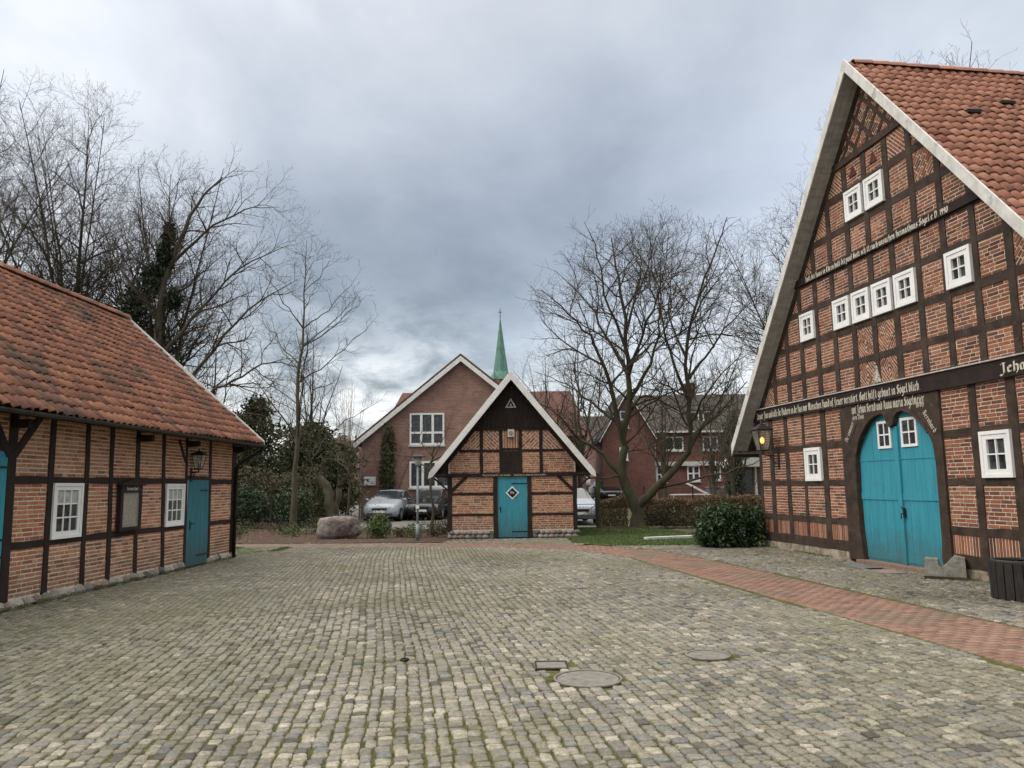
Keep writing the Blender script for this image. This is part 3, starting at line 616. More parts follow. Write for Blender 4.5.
# ================================================================== LEFT: long low barn
LL = 13.0
LB = thing('barn', 'long low half-timbered brick barn with mossy orange pantile roof and two teal doors', 'building', (-6.6885-.03607*LL, 18.6026-.99935*LL, 0), math.atan2(.99935, .03607))
sx = lambda s: LL-s
MB().prism(rect(0, LL, .1, 3.05), .0, .25, 0).box(0, LL, 5.95, 6.2, 0, 3.05).box(0, .25, .26, 5.94, 0, 3.05).box(LL-.25, LL, .26, 5.94, 0, 3.05).build('wall', W['mortarL'], LB)
for xx in (0.0, LL): 
    v = [(xx-(.002 if xx else -.002), 0, 3.04), (xx-(.002 if xx else -.002), 6.2, 3.04), (xx-(.002 if xx else -.002), 3.1, 5.85)]; MB().add(v, [(0, 1, 2)]).build('gable_wall', W['brickL'], LB)
BL = MB()
pb = [(0, .20, .0), (1.30, 1.40, .10), (2.46, 2.54, .10), (3.36, 3.48, .17), (4.38, 4.50, .11), (5.26, 5.38, .09), (6.0, 6.11, .06), (6.94, 7.06, .02), (7.78, 7.95, .03), (9.15, 9.32, .02), (10.1, 10.22, .0), (11.0, 11.12, .0), (11.9, 12.02, .0), (12.8, 13.0, .0)]
lzz = [(.14, .80), (.91, 1.71), (1.82, 2.98)]
for i in range(len(pb)-1):
    a0, b0, l0 = pb[i]; a1, b1, l1 = pb[i+1]
    for k, (c, d) in enumerate(lzz):
        if i == 1 and k < 2: continue
        if i == 8 and k < 2: continue
        if (i == 2 and k == 1) or (i == 6 and k == 1): continue
        lf = lambda z, l: l*(z/2.6)
        xl, xr = sx(a1+lf(c, l1)), sx(b0+lf(c, l0)); xl2, xr2 = sx(a1+lf(d, l1)), sx(b0+lf(d, l0))
        bricks(BL, [(xl-.01, c-.01), (xr+.01, c-.01), (xr2+.01, d+.01), (xl2-.01, d+.01)], 'run', .045, .0178)
BL.build('brick_infill', W['brickL'], LB)
for a, b, l in pb: post(LB, sx(b), sx(a), .10, 3.0, lean=-l*1.12, m='timber_far', pr=.02)
for a, b in ((0, 1.34), (2.5, 7.9), (9.2, 13)):
    for c, d in ((.80, .90), (1.71, 1.82)): post(LB, sx(b), sx(a), c, d, 'rail', .014, 'timber_far')
post(LB, sx(2.5), sx(1.34), 1.80, 1.88, 'rail', .016, 'timber_far'); post(LB, sx(9.2), sx(7.9), 2.16, 2.28, 'rail', .016, 'timber_far')
slant(LB, sx(7.85), 2.10, sx(7.30), 2.72, .12, m='timber_far', pr=.026); slant(LB, sx(2.62), 2.15, sx(2.95), 2.6, .06, m='timber_far', pr=.026)
slant(LB, sx(7.85)-.1, 2.10, sx(8.4), 2.72, .12, m='timber_far', pr=.026)
for s_ in (2.55, 4.48, 7.9, .12): MB().prism(rect(sx(s_)-.05, sx(s_)+.05, 2.48, 2.60), -.26, .1, .01).build('beam_head', W['timber_far'], LB)
window(LB, sx(3.44), sx(2.66), .88, 1.715, 3, 3, .085, .05, curtain=True); window(LB, sx(6.95), sx(6.2), .88, 1.72, 3, 3, .085, .05, curtain=True)
def plank_door(root, x0, x1, z0, z1, m, n=5, y=-.01, straps=(), hx=None, name='door'):
    B = MB()
    for i in range(n): B.prism(rect(x0+(x1-x0)*i/n+.0015, x0+(x1-x0)*(i+1)/n-.0015, z0, z1), y, .06, .004)
    d = B.build(name, W[m], root)
    for (a, b, z) in straps: MB().prism(rect(a, b, z-.016, z+.016), y-.01, y+.01, .003).build('hinge', W['iron'], d)
    if hx: B = MB(); B.box(hx[0]-.018, hx[0]+.018, y-.012, y+.005, hx[1]-.09, hx[1]+.09); B.tube([(hx[0], y-.005, hx[1]+.03), (hx[0], y-.05, hx[1]+.03), (hx[0]+hx[2], y-.05, hx[1]+.03)], .009, 6); B.build('handle', W['iron'], d)
    return d
plank_door(LB, sx(2.45), sx(1.41), .01, 1.80, 'teal2', 5, -.012, ((sx(1.88), sx(1.41), 1.58), (sx(1.95), sx(1.41), .22)), (sx(2.32), .86, .10))
plank_door(LB, sx(9.15), sx(7.96), .10, 2.15, 'teal', 6, -.012, ((sx(8.6), sx(7.97), 1.93), (sx(8.6), sx(7.97), .95), (sx(8.6), sx(7.97), .72)))
B = MB(); x = 0; side_ = 0
while x < LL:   # field stones of the plinth
    if x > sx(2.2) and not side_: B.build('field_stone_plinth', W['fieldstone'], LB); B = MB(); side_ = 1
    l_ = random.uniform(.12, .30)
    if not (sx(2.44) < x+l_/2 < sx(1.42)):
        for zz in ((0.0, .13),):
            cx, cz = x+l_/2, random.uniform(.03, .06); v = []; n1_, n2_ = 8, 5; rz_ = random.uniform(.07, .11)
            for i in range(n2_+1):
                ph = math.pi*i/n2_
                for j in range(n1_):
                    a = 2*math.pi*j/n1_; q = .85+.3*random.random(); v.append((cx+math.cos(ph)*l_*.52*q, -.0+math.sin(a)*math.sin(ph)*.07*q, cz+math.cos(a)*math.sin(ph)*rz_*q))
            B.add(v, [(i*n1_+j, i*n1_+(j+1) % n1_, (i+1)*n1_+(j+1) % n1_, (i+1)*n1_+j) for i in range(n2_) for j in range(n1_)])
    x += l_*.93
B.build('field_stone_plinth', W['fieldstone'], LB)
tiles(LB, -.35, LL+.42, (3.1, 5.92), (-.52, 2.70), W['tileL'], .185, .25, rough=1.5); tiles(LB, -.35, LL+.42, (3.1, 5.92), (6.72, 2.70), W['tileL'], .22, .285)
ridge_tiles(LB, -.35, LL+.42, 3.1, 5.97, W['tileL'])
sl_ = (5.92-2.70)/3.62
for s1 in (-1, 1):
    v = [(-.33, 3.1, 5.86), (LL+.40, 3.1, 5.86), (LL+.40, 3.1+s1*3.6, 5.86-3.6*sl_), (-.33, 3.1+s1*3.6, 5.86-3.6*sl_)]; v += [(a, b, c-.06) for a, b, c in v]
    MB().add(v, [(0, 1, 2, 3), (7, 6, 5, 4), (0, 4, 5, 1), (1, 5, 6, 2), (2, 6, 7, 3), (3, 7, 4, 0)]).build('roof_deck', W['timber_far'], LB)
    for xx in (-.36, LL+.42):
        v = []
        for yy, zz in ((3.1, 6.00), (3.1+s1*3.64, 6.00-3.64*sl_)): v += [(xx, yy, zz), (xx+.03, yy, zz), (xx+.03, yy, zz-.16), (xx, yy, zz-.16)]
        MB().add(v, [(0, 4, 5, 1), (1, 5, 6, 2), (2, 6, 7, 3), (3, 7, 4, 0), (0, 1, 2, 3), (7, 6, 5, 4)]).build('bargeboard', W['barge2'], LB)
B = MB(); v = []; n_ = 8
for xx in (-.35, LL+.4):
    for i in range(n_+1): a = math.pi*i/n_; v.append((xx, -.57+math.cos(a)*.055, 2.66-math.sin(a)*.055))
B.add(v, [(i, i+1, n_+2+i, n_+1+i) for i in range(n_)]); B.build('gutter', W['gutter'], LB)
MB().tube([(LL+.33, -.57, 2.60), (LL+.33, -.50, 2.52), (LL-.04, -.12, 2.20), (LL-.10, -.075, 2.1), (LL-.10, -.075, .0)], .042, 8).build('downpipe', W['timber_far'], LB, True)

# ================================================================== CENTRE: small half-timbered shed
HB = thing('shed', 'small half-timbered brick shed with white verge boards and a single teal plank door', 'building', (0, 24.06, 0), 0)
hc, hs, hz = -.03, 1.232, 4.97
hso = lambda x: hz-hs*abs(x-hc)
htri = [(hc-4, hz-hs*4), (hc+4, hz-hs*4), (hc, hz)]
x0h, x1h = -2.03, 1.96
W1 = MB(); W1.prism([(x0h+.02, .2), (x1h-.02, .2), (x1h-.02, hso(x1h)), (hc, hz-.05), (x0h+.02, hso(x0h))], 0, .2, 0); W1.box(x0h, x0h+.15, .21, 4.6, 0, hso(x0h)); W1.box(x1h-.15, x1h, .21, 4.6, 0, hso(x1h)); W1.box(x0h, x1h, 4.45, 4.6, 0, 2.2)
W1.build('wall', W['mortarL'], HB)
bk = dict(bh=.049, jt=.0175)
for a, b in ((-1.90, -.62), (.57, 1.84)):
    for c, d in ((.27, .67), (.75, 1.31), (1.39, 1.87)): BH = MB(); bricks(BH, rect(a-.01, b+.01, c-.01, d+.01), 'run', **bk); BH.build('brick_panel', W['brickL'], HB)
hp = [-2.0, -.98, -.37, .24, .88, 1.92]
for i in range(5):
    a, b = hp[i]+.05, hp[i+1]-.05
    for c, d, k in ((2.0, 2.64, 0), (2.72, 3.31, 1)):
        if i == 2 and k == 0: continue
        q = clip(rect(a-.01, b+.01, c-.01, d+.01), htri)
        if len(q) > 2: BH = MB(); bricks(BH, q, ('run' if k == 0 else ['up', 'down', 'soldier', 'up', 'down'][i]), **(bk if k == 0 else dict(bh=.058, jt=.026))); BH.build('brick_panel', W['brickL'], HB)
F_ = dict(m='timber_far')
post(HB, -2.04, -1.90, .22, 1.90, **F_); post(HB, 1.84, 1.97, .22, 1.90, **F_); post(HB, -.62, -.48, .0, 1.90, 'door_post', .03, **F_); post(HB, .43, .57, .0, 1.90, 'door_post', .03, **F_)
post(HB, -2.15, 2.06, 1.87, 1.99, 'tie_beam', .05, **F_)
for x in hp[1:5]: post(HB, x-.05, x+.05, 1.98, 3.34, **F_)
for a, b in ((-1.92, -.6), (.55, 1.86)):
    for c in (.67, 1.31): post(HB, a, b, c, c+.08, 'rail', .014, **F_)
post(HB, -1.68, -.4, 2.64, 2.72, 'rail', .014, **F_); post(HB, .25, 1.62, 2.64, 2.72, 'rail', .014, **F_); post(HB, -.40, .26, 2.68, 2.76, 'rail', .014, **F_)
post(HB, -1.25, 1.2, 3.31, 3.40, 'collar_beam', .04, **F_)
for sg in (-1, 1):
    slant(HB, hc+sg*1.88, 1.45, hc+sg*1.42, 1.89, .10, pr=.026, **F_)
    slant(HB, hc+sg*2.4, hz-hs*2.4-.12, hc+sg*.03, hz-.16, .17, 'rafter', .03, **F_)
    q = [(hc, hz+.17), (hc+sg*2.53, hz+.17-hs*2.53), (hc+sg*2.56, hz+.02-hs*2.56+.0), (hc+sg*2.42, hz-.10-hs*2.42), (hc, hz-.12)]
    MB().prism(q, -.50, -.47, .004).build('bargeboard', W['barge2'], HB)
    q = [(hc, hz+.05), (hc+sg*2.45, hz+.05-hs*2.45), (hc+sg*2.45, hz-.05-hs*2.45), (hc, hz-.05)]
    MB().prism(q, -.469, 4.8, 0).build('roof_deck', W['timber_far'], HB)
    o = tiles(None, 0, 5.3, (0, hz+.06), (sg*2.5, hz+.06-hs*2.5), W['tileL'], .22, .29); o.parent = HB; o.location = (hc, -.48, 0); o.rotation_euler = (0, 0, R(90))
o = ridge_tiles(None, .1, 5.3, 0, hz+.08, W['tileL']); o.parent = HB; o.location = (hc, -.48, 0); o.rotation_euler = (0, 0, R(90))
B = MB(); n = 20
for i in range(n):
    a = -1.30+2.55*i/n; b = -1.30+2.55*(i+1)/n; q = clip(rect(a+.003, b-.003, 3.40, 5.2), htri)
    if len(q) > 2 and area(q) > .004: B.prism(q, -.045-(i % 2)*.008, .0, .004)
B.build('gable_boarding', W['timber_far'], HB)
plank_door(HB, -.48, .43, .02, 1.85, 'teal', 8, -.006, ((-.05, .43, 1.66), (-.05, .43, .20)), (-.40, .87, -.05))
d2 = plank_door(HB, -.33, .21, 2.0, 2.67, 'timber_far', 4, -.026, name='hatch'); 
MB().tube([(-.24, -.03, 2.33), (-.24, -.06, 2.33), (-.12, -.06, 2.33)], .01, 6).build('handle', W['iron'], d2)
B = MB(); B.box(-.15, .05, -.20, -.02, 3.10, 3.33); o = B.build('alarm_box', W['barge'], HB); MB().tube([(-.05, -.205, 3.215), (-.05, -.22, 3.215)], .065, 14).build('speaker_disc', W['concrete'], o)
B = MB(); a = [(-.22, 4.02), (.13, 4.02), (-.045, 4.32)]; B.prism(a, -.075, -.05, .004); o = B.build('triangle_sign', W['barge'], HB)
MB().prism(inset(a, .035), -.082, -.07, 0).build('triangle_field', W['timber_far'], o)
B = MB(); B.tube([(-.045, -.088, 4.11), (-.045, -.084, 4.11)], .028, 10); B.prism([(-.075, 4.07), (-.015, 4.07), (-.045, 4.16)], -.087, -.08, 0); B.build('triangle_emblem', W['lettering'], o)
def diamond(r, y0, y1, m, par, nm): c = (-.03, 1.375); return MB().prism([(c[0]-r, c[1]), (c[0], c[1]-r), (c[0]+r, c[1]), (c[0], c[1]+r)], y0, y1, .002).build(nm, W[m], par)
o = diamond(.21, -.022, -.006, 'plate', HB, 'diamond_sign'); diamond(.155, -.026, -.02, 'black', o, 'sign_field')
script(o, 'Uhr', -.10, 1.355, .07, .14, -.027, m='plate', name='sign_text')
script(HB, 'Anno hett buwt dit lüttke Backhus', -.95, 1.90, .055, .88, -.053); script(HB, 'Heimatvereen Sögel dor schütt us Gott', .05-.03, 1.90, .055, 1.0, -.053)
B = MB(); x = x0h; side_ = 0
while x < x1h-.18:
    if x > 0 and not side_: B.build('field_stone_plinth', W['fieldstone'], HB, True); B = MB(); side_ = 1
    l_ = random.uniform(.14, .24)
    if not (-.66 < x+l_/2 < .60):
        for cz in (.05, .17):
            cx = x+l_/2+(.06 if cz > .1 else 0); v = []; n1_, n2_ = 8, 5
            if -.72 < cx < .66: continue
            for i in range(n2_+1):
                ph = math.pi*i/n2_
                for j in range(n1_):
                    a = 2*math.pi*j/n1_; q = .9+.2*random.random(); v.append((cx+math.cos(ph)*l_*.54*q, -.01+math.sin(a)*math.sin(ph)*.06*q, cz+math.cos(a)*math.sin(ph)*.075*q))
            B.add(v, [(i*n1_+j, i*n1_+(j+1) % n1_, (i+1)*n1_+(j+1) % n1_, (i+1)*n1_+j) for i in range(n2_) for j in range(n1_)])
    x += l_*.9
B.build('field_stone_plinth', W['fieldstone'], HB, True)
for a_, b_ in ((x0h, -.63), (.58, x1h)): MB().box(a_, b_, 0, .19, 0, .22).build('plinth_core', W['concrete'], HB)
B = MB(); 
for xx in (x0h-.03, x1h+.03):
    sg = -1 if xx < 0 else 1
    B.tube([(xx, -.44, 1.93), (xx+sg*.35, -.44, 1.93)], .03, 6); B.tube([(xx, .0, 1.5), (xx+sg*.4, -.0, 1.85)], .028, 6)
B.build('eaves_bracket', W['timber_far'], HB)

# ================================================================== lanterns and notice case
def lantern(name, label, loc, rz, s, lit, arm):
    L_ = thing(name, label, 'lantern', loc, rz)
    B = MB(); z0, z1, a, b = 0, .42*s, .09*s, .16*s
    for i in range(4):
        c0 = [(-1, -1), (1, -1), (1, 1), (-1, 1)][i]; B.tube([(c0[0]*a, c0[1]*a, z0), (c0[0]*b, c0[1]*b, z1)], .011*s, 5)
    B.box(-a-.01, a+.01, -a-.01, a+.01, z0-.02, z0+.01); B.box(-b-.015, b+.015, -b-.015, b+.015, z1, z1+.02); B.build('cage', W['iron'], L_)
    B = MB(); v = [(-b-.03, -b-.03, z1+.02), (b+.03, -b-.03, z1+.02), (b+.03, b+.03, z1+.02), (-b-.03, b+.03, z1+.02), (-.04*s, -.04*s, z1+.14*s), (.04*s, -.04*s, z1+.14*s), (.04*s, .04*s, z1+.14*s), (-.04*s, .04*s, z1+.14*s)]
    B.add(v, [(0, 1, 5, 4), (1, 2, 6, 5), (2, 3, 7, 6), (3, 0, 4, 7), (4, 5, 6, 7), (3, 2, 1, 0)]); B.tube([(0, 0, z1+.13*s), (0, 0, z1+.22*s)], [.035*s, .008*s], 8); B.build('cap', W['iron'], L_)
    B = MB(); a2, b2 = a-.004, b-.004; v = [(x*a2, y*a2, z0+.012) for x, y in ((-1, -1), (1, -1), (1, 1), (-1, 1))]+[(x*b2, y*b2, z1) for x, y in ((-1, -1), (1, -1), (1, 1), (-1, 1))]
    B.add(v, [(0, 1, 5, 4), (1, 2, 6, 5), (2, 3, 7, 6), (3, 0, 4, 7)]); B.build('glass', W['lampglass'], L_)
    B = MB(); B.tube([(0, 0, .02), (0, 0, .14*s)], .02*s, 8); B.build('socket', W['iron'], L_)
    B = MB(); B.tube([(0, 0, .14*s), (0, 0, .18*s), (0, 0, .25*s), (0, 0, .28*s)], [.02*s, .05*s, .045*s, .01], 10); B.build('bulb', W['bulb' if lit else 'lettering'], L_, True)
    B = MB(); B.tube([(0, 0, -.02), (0, 0, -.10*s), (arm*.5, 0, -.12*s), (arm, 0, -.12*s)], .016, 6); B.tube([(arm*.4, 0, -.12*s), (arm*.7, 0, -.26*s), (arm, 0, -.30*s)], .012, 6); B.box(arm-.02, arm+.01, -.03, .03, -.40*s, .02); B.build('bracket', W['iron'], L_)
    return L_
# farmhouse facade frame
RP = Vector((6.3714, 19.9007, 0)); RD = Vector((.14915, -.98881, 0)); RNo = Vector((-.98881, -.14915, 0))
q = RP+RD*1.0+RNo*.42+Vector((0, 0, 2.38)); lantern('wall_lantern', 'lit black iron lantern on the left end of the large farmhouse gable', q, math.atan2(.14915, .98881), 1.15, True, .42)
LP = Vector((-6.6885, 18.6026, 0)); LD = Vector((-.03607, -.99935, 0)); LN = Vector((.99935, -.03607, 0))
q = LP+LD*2.36+LN*.17+Vector((0, 0, 2.03)); lantern('wall_lantern', 'unlit black lantern above the narrow teal door of the long barn', q, math.atan2(.03607, -.99935), .66, False, .16)
NC = thing('notice_case', 'dark wooden notice case with pitched top and pale paper between the barn windows', 'notice case', LP+LD*5.18+Vector((0, 0, 0)), math.atan2(.99935, .03607))
B = MB(); B.box(0, .71, -.10, -.03, .90, .96); B.box(0, .71, -.10, -.03, 1.56, 1.68); B.box(0, .08, -.0995, -.03, .96, 1.56); B.box(.63, .71, -.0995, -.03, .96, 1.56); B.prism([(-.04, 1.68), (.75, 1.68), (.75, 1.70), (.355, 1.80), (-.04, 1.70)], -.13, -.02, .004); B.build('case', W['timber_far'], NC)
MB().box(.08, .63, -.055, -.04, .96, 1.56).build('backboard', W['timber_grey'], NC)
MB().box(.12, .56, -.062, -.057, 1.0, 1.52).build('notice_paper', W['lettering'], NC)
MB().box(.08, .63, -.085, -.081, .96, 1.56).build('glass', W['lampglass'], NC)
script(NC, 'Heimathof', .16, 1.60, .06, .40, -.101)

# ================================================================== ground
def sheet(name, poly, z, m):
    v = [(x, y, z) for x, y in poly]; o = MB().add(v, [tuple(range(len(v)))]).build(name, W[m]); o['kind'] = 'structure'; return o
sheet('ground', [(-900, -60), (900, -60), (900, 1800), (-900, 1800)], -.06, 'earth')
pathc = [(6.71, -4.04), (5.52, 3.87), (4.77, 8.81), (3.80, 14.4), (3.32, 17.3), (2.7, 19.2), (1.6, 20.6), (0, 21.35), (-3, 21.75), (-8, 22.3), (-12, 23.1), (-17, 24.6)]
PC = np.array(pathc)
def pathdist(x, y):
    d = np.full(np.shape(x), 1e9)
    for a, b in zip(PC, PC[1:]):
        ab = b-a; t = np.clip(((x-a[0])*ab[0]+(y-a[1])*ab[1])/(ab@ab), 0, 1); d = np.minimum(d, np.hypot(x-a[0]-t*ab[0], y-a[1]-t*ab[1]))
    return d
PW = .70
wdir = np.array([.98881, .14915]); tdir = np.array([-.14915, .98881])
cover_spots = [(.60, 6.65, .275), (.32, 7.14, .15), (1.81, 7.50, .20), (-1.03, 7.44, .032)]
def yard(x, y):
    ok = (pathdist(x, y) > PW+.09) & (x > -6.58-.036*(18.6-y)) & (y > -2)
    ww = x*wdir[0]+y*wdir[1]; ok &= (ww < 9.24)
    north = np.where(x > 1.2, 20.9-.10*(x-1.2), 23.45)
    ok &= (y < north) | ((y < 23.9) & (x < 2.2) & (x > -2.8) & (pathdist(x, y) > PW+.08))
    ok |= (x <= -6.58-.036*(18.6-y)) & (y > 18.75) & (x > -9.5) & (pathdist(x, y) > PW+.09) & (y < 23.0)
    ok &= ~((x > -2.1) & (x < 2.0) & (y > 23.98))
    for cx, cy, r in cover_spots: ok &= np.hypot(x-cx, y-cy) > r+.055
    return ok
def hnoise(x, y, s, seed):
    r_ = np.random.default_rng(seed); v = 0
    for _ in range(7):
        a = r_.uniform(0, 6.28); k = s*r_.uniform(.6, 2.2); v = v+np.sin((x*math.cos(a)+y*math.sin(a))*k+r_.uniform(0, 6.28))
    return v/7
def lay_stones():
    cw, ct, lw, lt = [], [], [], []
    wv = -12.0
    while wv < 12.5:
        wid = rng.uniform(.080, .114); L = rng.gamma(22, .110/22, 370); L = np.clip(L, .06, .18); t = np.cumsum(L)-3-rng.uniform(0, .2)
        cw.append(np.full(370, wv+wid/2)); ct.append(t-L/2); lw.append(np.full(370, wid)); lt.append(L); wv += wid
    cw, ct, lw, lt = map(np.concatenate, (cw, ct, lw, lt))
    wob = .07*np.sin(ct*.30+cw*.2)+.02*np.sin(ct*.9+cw*.7+1)
    cw = cw+wob+.006*rng.normal(size=len(cw))
    x = cw*wdir[0]+ct*tdir[0]; y = cw*wdir[1]+ct*tdir[1]
    k = yard(x, y) & (ct < 25.5)
    return x[k], y[k], lw[k], lt[k]
sx_, sy_, lw, lt = lay_stones()
def stones_mesh(name, x, y, lw, lt, near, dirs=(wdir, tdir), mat=W['cobble'], gap=.0056, top=.006, tint=None, und=True, J=1.0):
    N = len(x); ang = rng.normal(0, .035*J, N); ca, sa = np.cos(ang), np.sin(ang)
    if dirs is not None and np.ndim(dirs[0]) == 1:
        ux = np.tile(dirs[0], (N, 1)); uy = np.tile(dirs[1], (N, 1))
    else: ux, uy = dirs
    a = (lw/2-gap)[:, None]; b = (lt/2-gap)[:, None]
    base = (.010*hnoise(x, y, 1.1, 3)+.014*hnoise(x, y, .35, 5)) if und else 0*x
    h0 = base+rng.normal(0, .0022*J, N); tx = rng.normal(0, .032*J, N)[:, None]; ty = rng.normal(0, .032*J, N)[:, None]
    if near:
        sq = np.array([(-1, -.72), (-.76, -1), (.1, -1.02), (.78, -1), (1, -.7), (1.0, .1), (1, .76), (.74, 1), (-.1, 1.02), (-.78, 1), (-1, .7), (-1.02, 0)]); K = 12
        rings = [(1.0, -.035), (.98, -.007), (.86, -.001), (.42, .001)]
    else:
        sq = np.array([(-1, -.7), (-.7, -1), (.7, -1), (1, -.7), (1, .7), (.7, 1), (-.7, 1), (-1, .7)]); K = 8
        rings = [(1.0, -.03), (.86 if J > .5 else .965, -.001)]
    jit = rng.normal(1, .05*J, (N, K, 2)); Vs = []
    for sc, zz in rings:
        px = sq[None, :, 0]*jit[:, :, 0]*a*sc; py = sq[None, :, 1]*jit[:, :, 1]*b*sc
        rx = px*ca[:, None]-py*sa[:, None]; ry = px*sa[:, None]+py*ca[:, None]
        X_ = x[:, None]+rx*ux[:, :1]+ry*uy[:, :1]; Y_ = y[:, None]+rx*ux[:, 1:]+ry*uy[:, 1:]
        Z_ = h0[:, None]+zz+tx*px+ty*py+rng.normal(0, .0012 if near else 0, (N, K))*(zz > -.02)
        Vs.append(np.stack([X_, Y_, Z_+top-.006], -1))
    V = np.concatenate(Vs, 1); nr = len(rings); nv = K*nr
    f = [(r*K+i, r*K+(i+1) % K, (r+1)*K+(i+1) % K, (r+1)*K+i) for r in range(nr-1) for i in range(K)]
    o_ = (nr-1)*K
    if K == 12: f += [(o_, o_+1, o_+2, o_+11), (o_+11, o_+2, o_+3, o_+10), (o_+10, o_+3, o_+4, o_+9), (o_+9, o_+4, o_+5, o_+8), (o_+8, o_+5, o_+6, o_+7)]
    else: f += [(o_, o_+1, o_+2, o_+7), (o_+7, o_+2, o_+3, o_+6), (o_+6, o_+3, o_+4, o_+5)]
    F = (np.array(f)[None]+(np.arange(N)*nv)[:, None, None]).reshape(-1, 4)
    tt = rng.random(N) if tint is None else tint
    o = npmesh(name, V.reshape(-1, 3), F, np.repeat(tt, nv), mat, None, near); o['kind'] = 'structure'; return o
tt_ = np.clip(rng.normal(.5, .27, len(sx_))+.22*hnoise(sx_, sy_, .5, 9), 0, 1)
nr_ = np.hypot(sx_, sy_) < 10.5
stones_mesh('cobblestone_paving', sx_[nr_], sy_[nr_], lw[nr_], lt[nr_], True, tint=tt_[nr_])
stones_mesh('cobblestone_paving', sx_[~nr_], sy_[~nr_], lw[~nr_], lt[~nr_], False, tint=tt_[~nr_])
# joint bed follows the same gentle undulation, kept below the stone tops
def bedmesh(name, x0, x1, y0, y1, st, zoff, m, mask=None, amp=1):
    gx, gy = np.meshgrid(np.arange(x0, x1+st, st), np.arange(y0, y1+st, st)); nx = gx.shape[1]; ny = gx.shape[0]
    z = amp*(.010*hnoise(gx, gy, 1.1, 3)+.014*hnoise(gx, gy, .35, 5))+zoff+rng.normal(0, .0015, gx.shape)
    V = np.stack([gx, gy, z], -1).reshape(-1, 3); i, j = np.meshgrid(np.arange(ny-1), np.arange(nx-1), indexing='ij'); a = (i*nx+j).ravel()
    F = np.stack([a, a+1, a+nx+1, a+nx], -1)
    if mask is not None:
        c = V[F].mean(1); F = F[mask(c[:, 0], c[:, 1])]
    o = npmesh(name, V, F, None, W[m], None, True); o['kind'] = 'structure'; return o
bedmesh('paving_joint_bed', -11, 10, -2, 24.0, .12, -.0145, 'joint')
# clay paver path laid across its direction
px_, pw_, ux_, uy_ = [], [], [], []
for a, b in zip(PC, PC[1:]):
    ab = b-a; L = np.hypot(*ab); e_ = ab/L; nrm = np.array([e_[1], -e_[0]]); n = int(L/.105)
    for i in range(n):
        off = (i % 2)*.105
        for k in np.arange(-PW-off, PW-.02, .21):
            lo_, hi_ = max(k, -PW), min(k+.21, PW)
            if hi_-lo_ > .06: px_.append(a+e_*(i+.5)*L/n+nrm*((lo_+hi_)/2)); ux_.append(nrm); uy_.append(e_); pw_.append(hi_-lo_-.004)
P = np.array(px_); N = len(P)
k = (P[:, 1] < 24) & (P[:, 0] > -12)
stones_mesh('brick_path', P[k, 0], P[k, 1], np.array(pw_)[k], np.full(k.sum(), .101), False, (np.array(ux_)[k], np.array(uy_)[k]), W['paver'], .002, .004, np.where(P[k, 0] < -2.2+1.2*rng.normal(size=k.sum()), .62+.38*rng.random(k.sum()), .66*rng.random(k.sum())), J=.25)
# covers
for i, (cx, cy, r) in enumerate(cover_spots):
    lab = ['large round iron manhole cover in the cobbles', 'small square iron cover beside the large manhole', 'grey oval drain cover among cobbles right of the large manhole', 'tiny black valve cap in the cobbles left of the manhole'][i]
    zc = .010*hnoise(np.array([cx]), np.array([cy]), 1.1, 3)[0]+.014*hnoise(np.array([cx]), np.array([cy]), .35, 5)[0]
    B = MB()
    if i == 1: B.box(-.15, .15, -.13, .13, -.02, .002)
    else: B.tube([(0, 0, -.03), (0, 0, .001)], [r*.93, r*.93], 40)
    if i in (0, 2):
        for q in range(2): B.tube([(r*(.55-.95*q), 0, -.01), (r*(.55-.95*q), 0, .004)], .022, 8)
    T_ = thing('manhole_cover' if i < 3 else 'valve_cap', lab, 'cover', (cx, cy, zc)); B.build('lid', W['cover' if i < 3 else 'black'], T_)
    B = MB(); rr = r if i != 1 else .17
    nn = 4 if i == 1 else 40; B.tube([(math.cos(a)*rr*(1.15 if i == 1 else 1), math.sin(a)*rr*(1.15 if i == 1 else 1), 0) for a in np.linspace(math.pi/4, 2*math.pi+math.pi/4, nn+1)], .012, 6); B.build('rim', W['iron' if i == 1 else 'cover' if i < 3 else 'black'], T_)
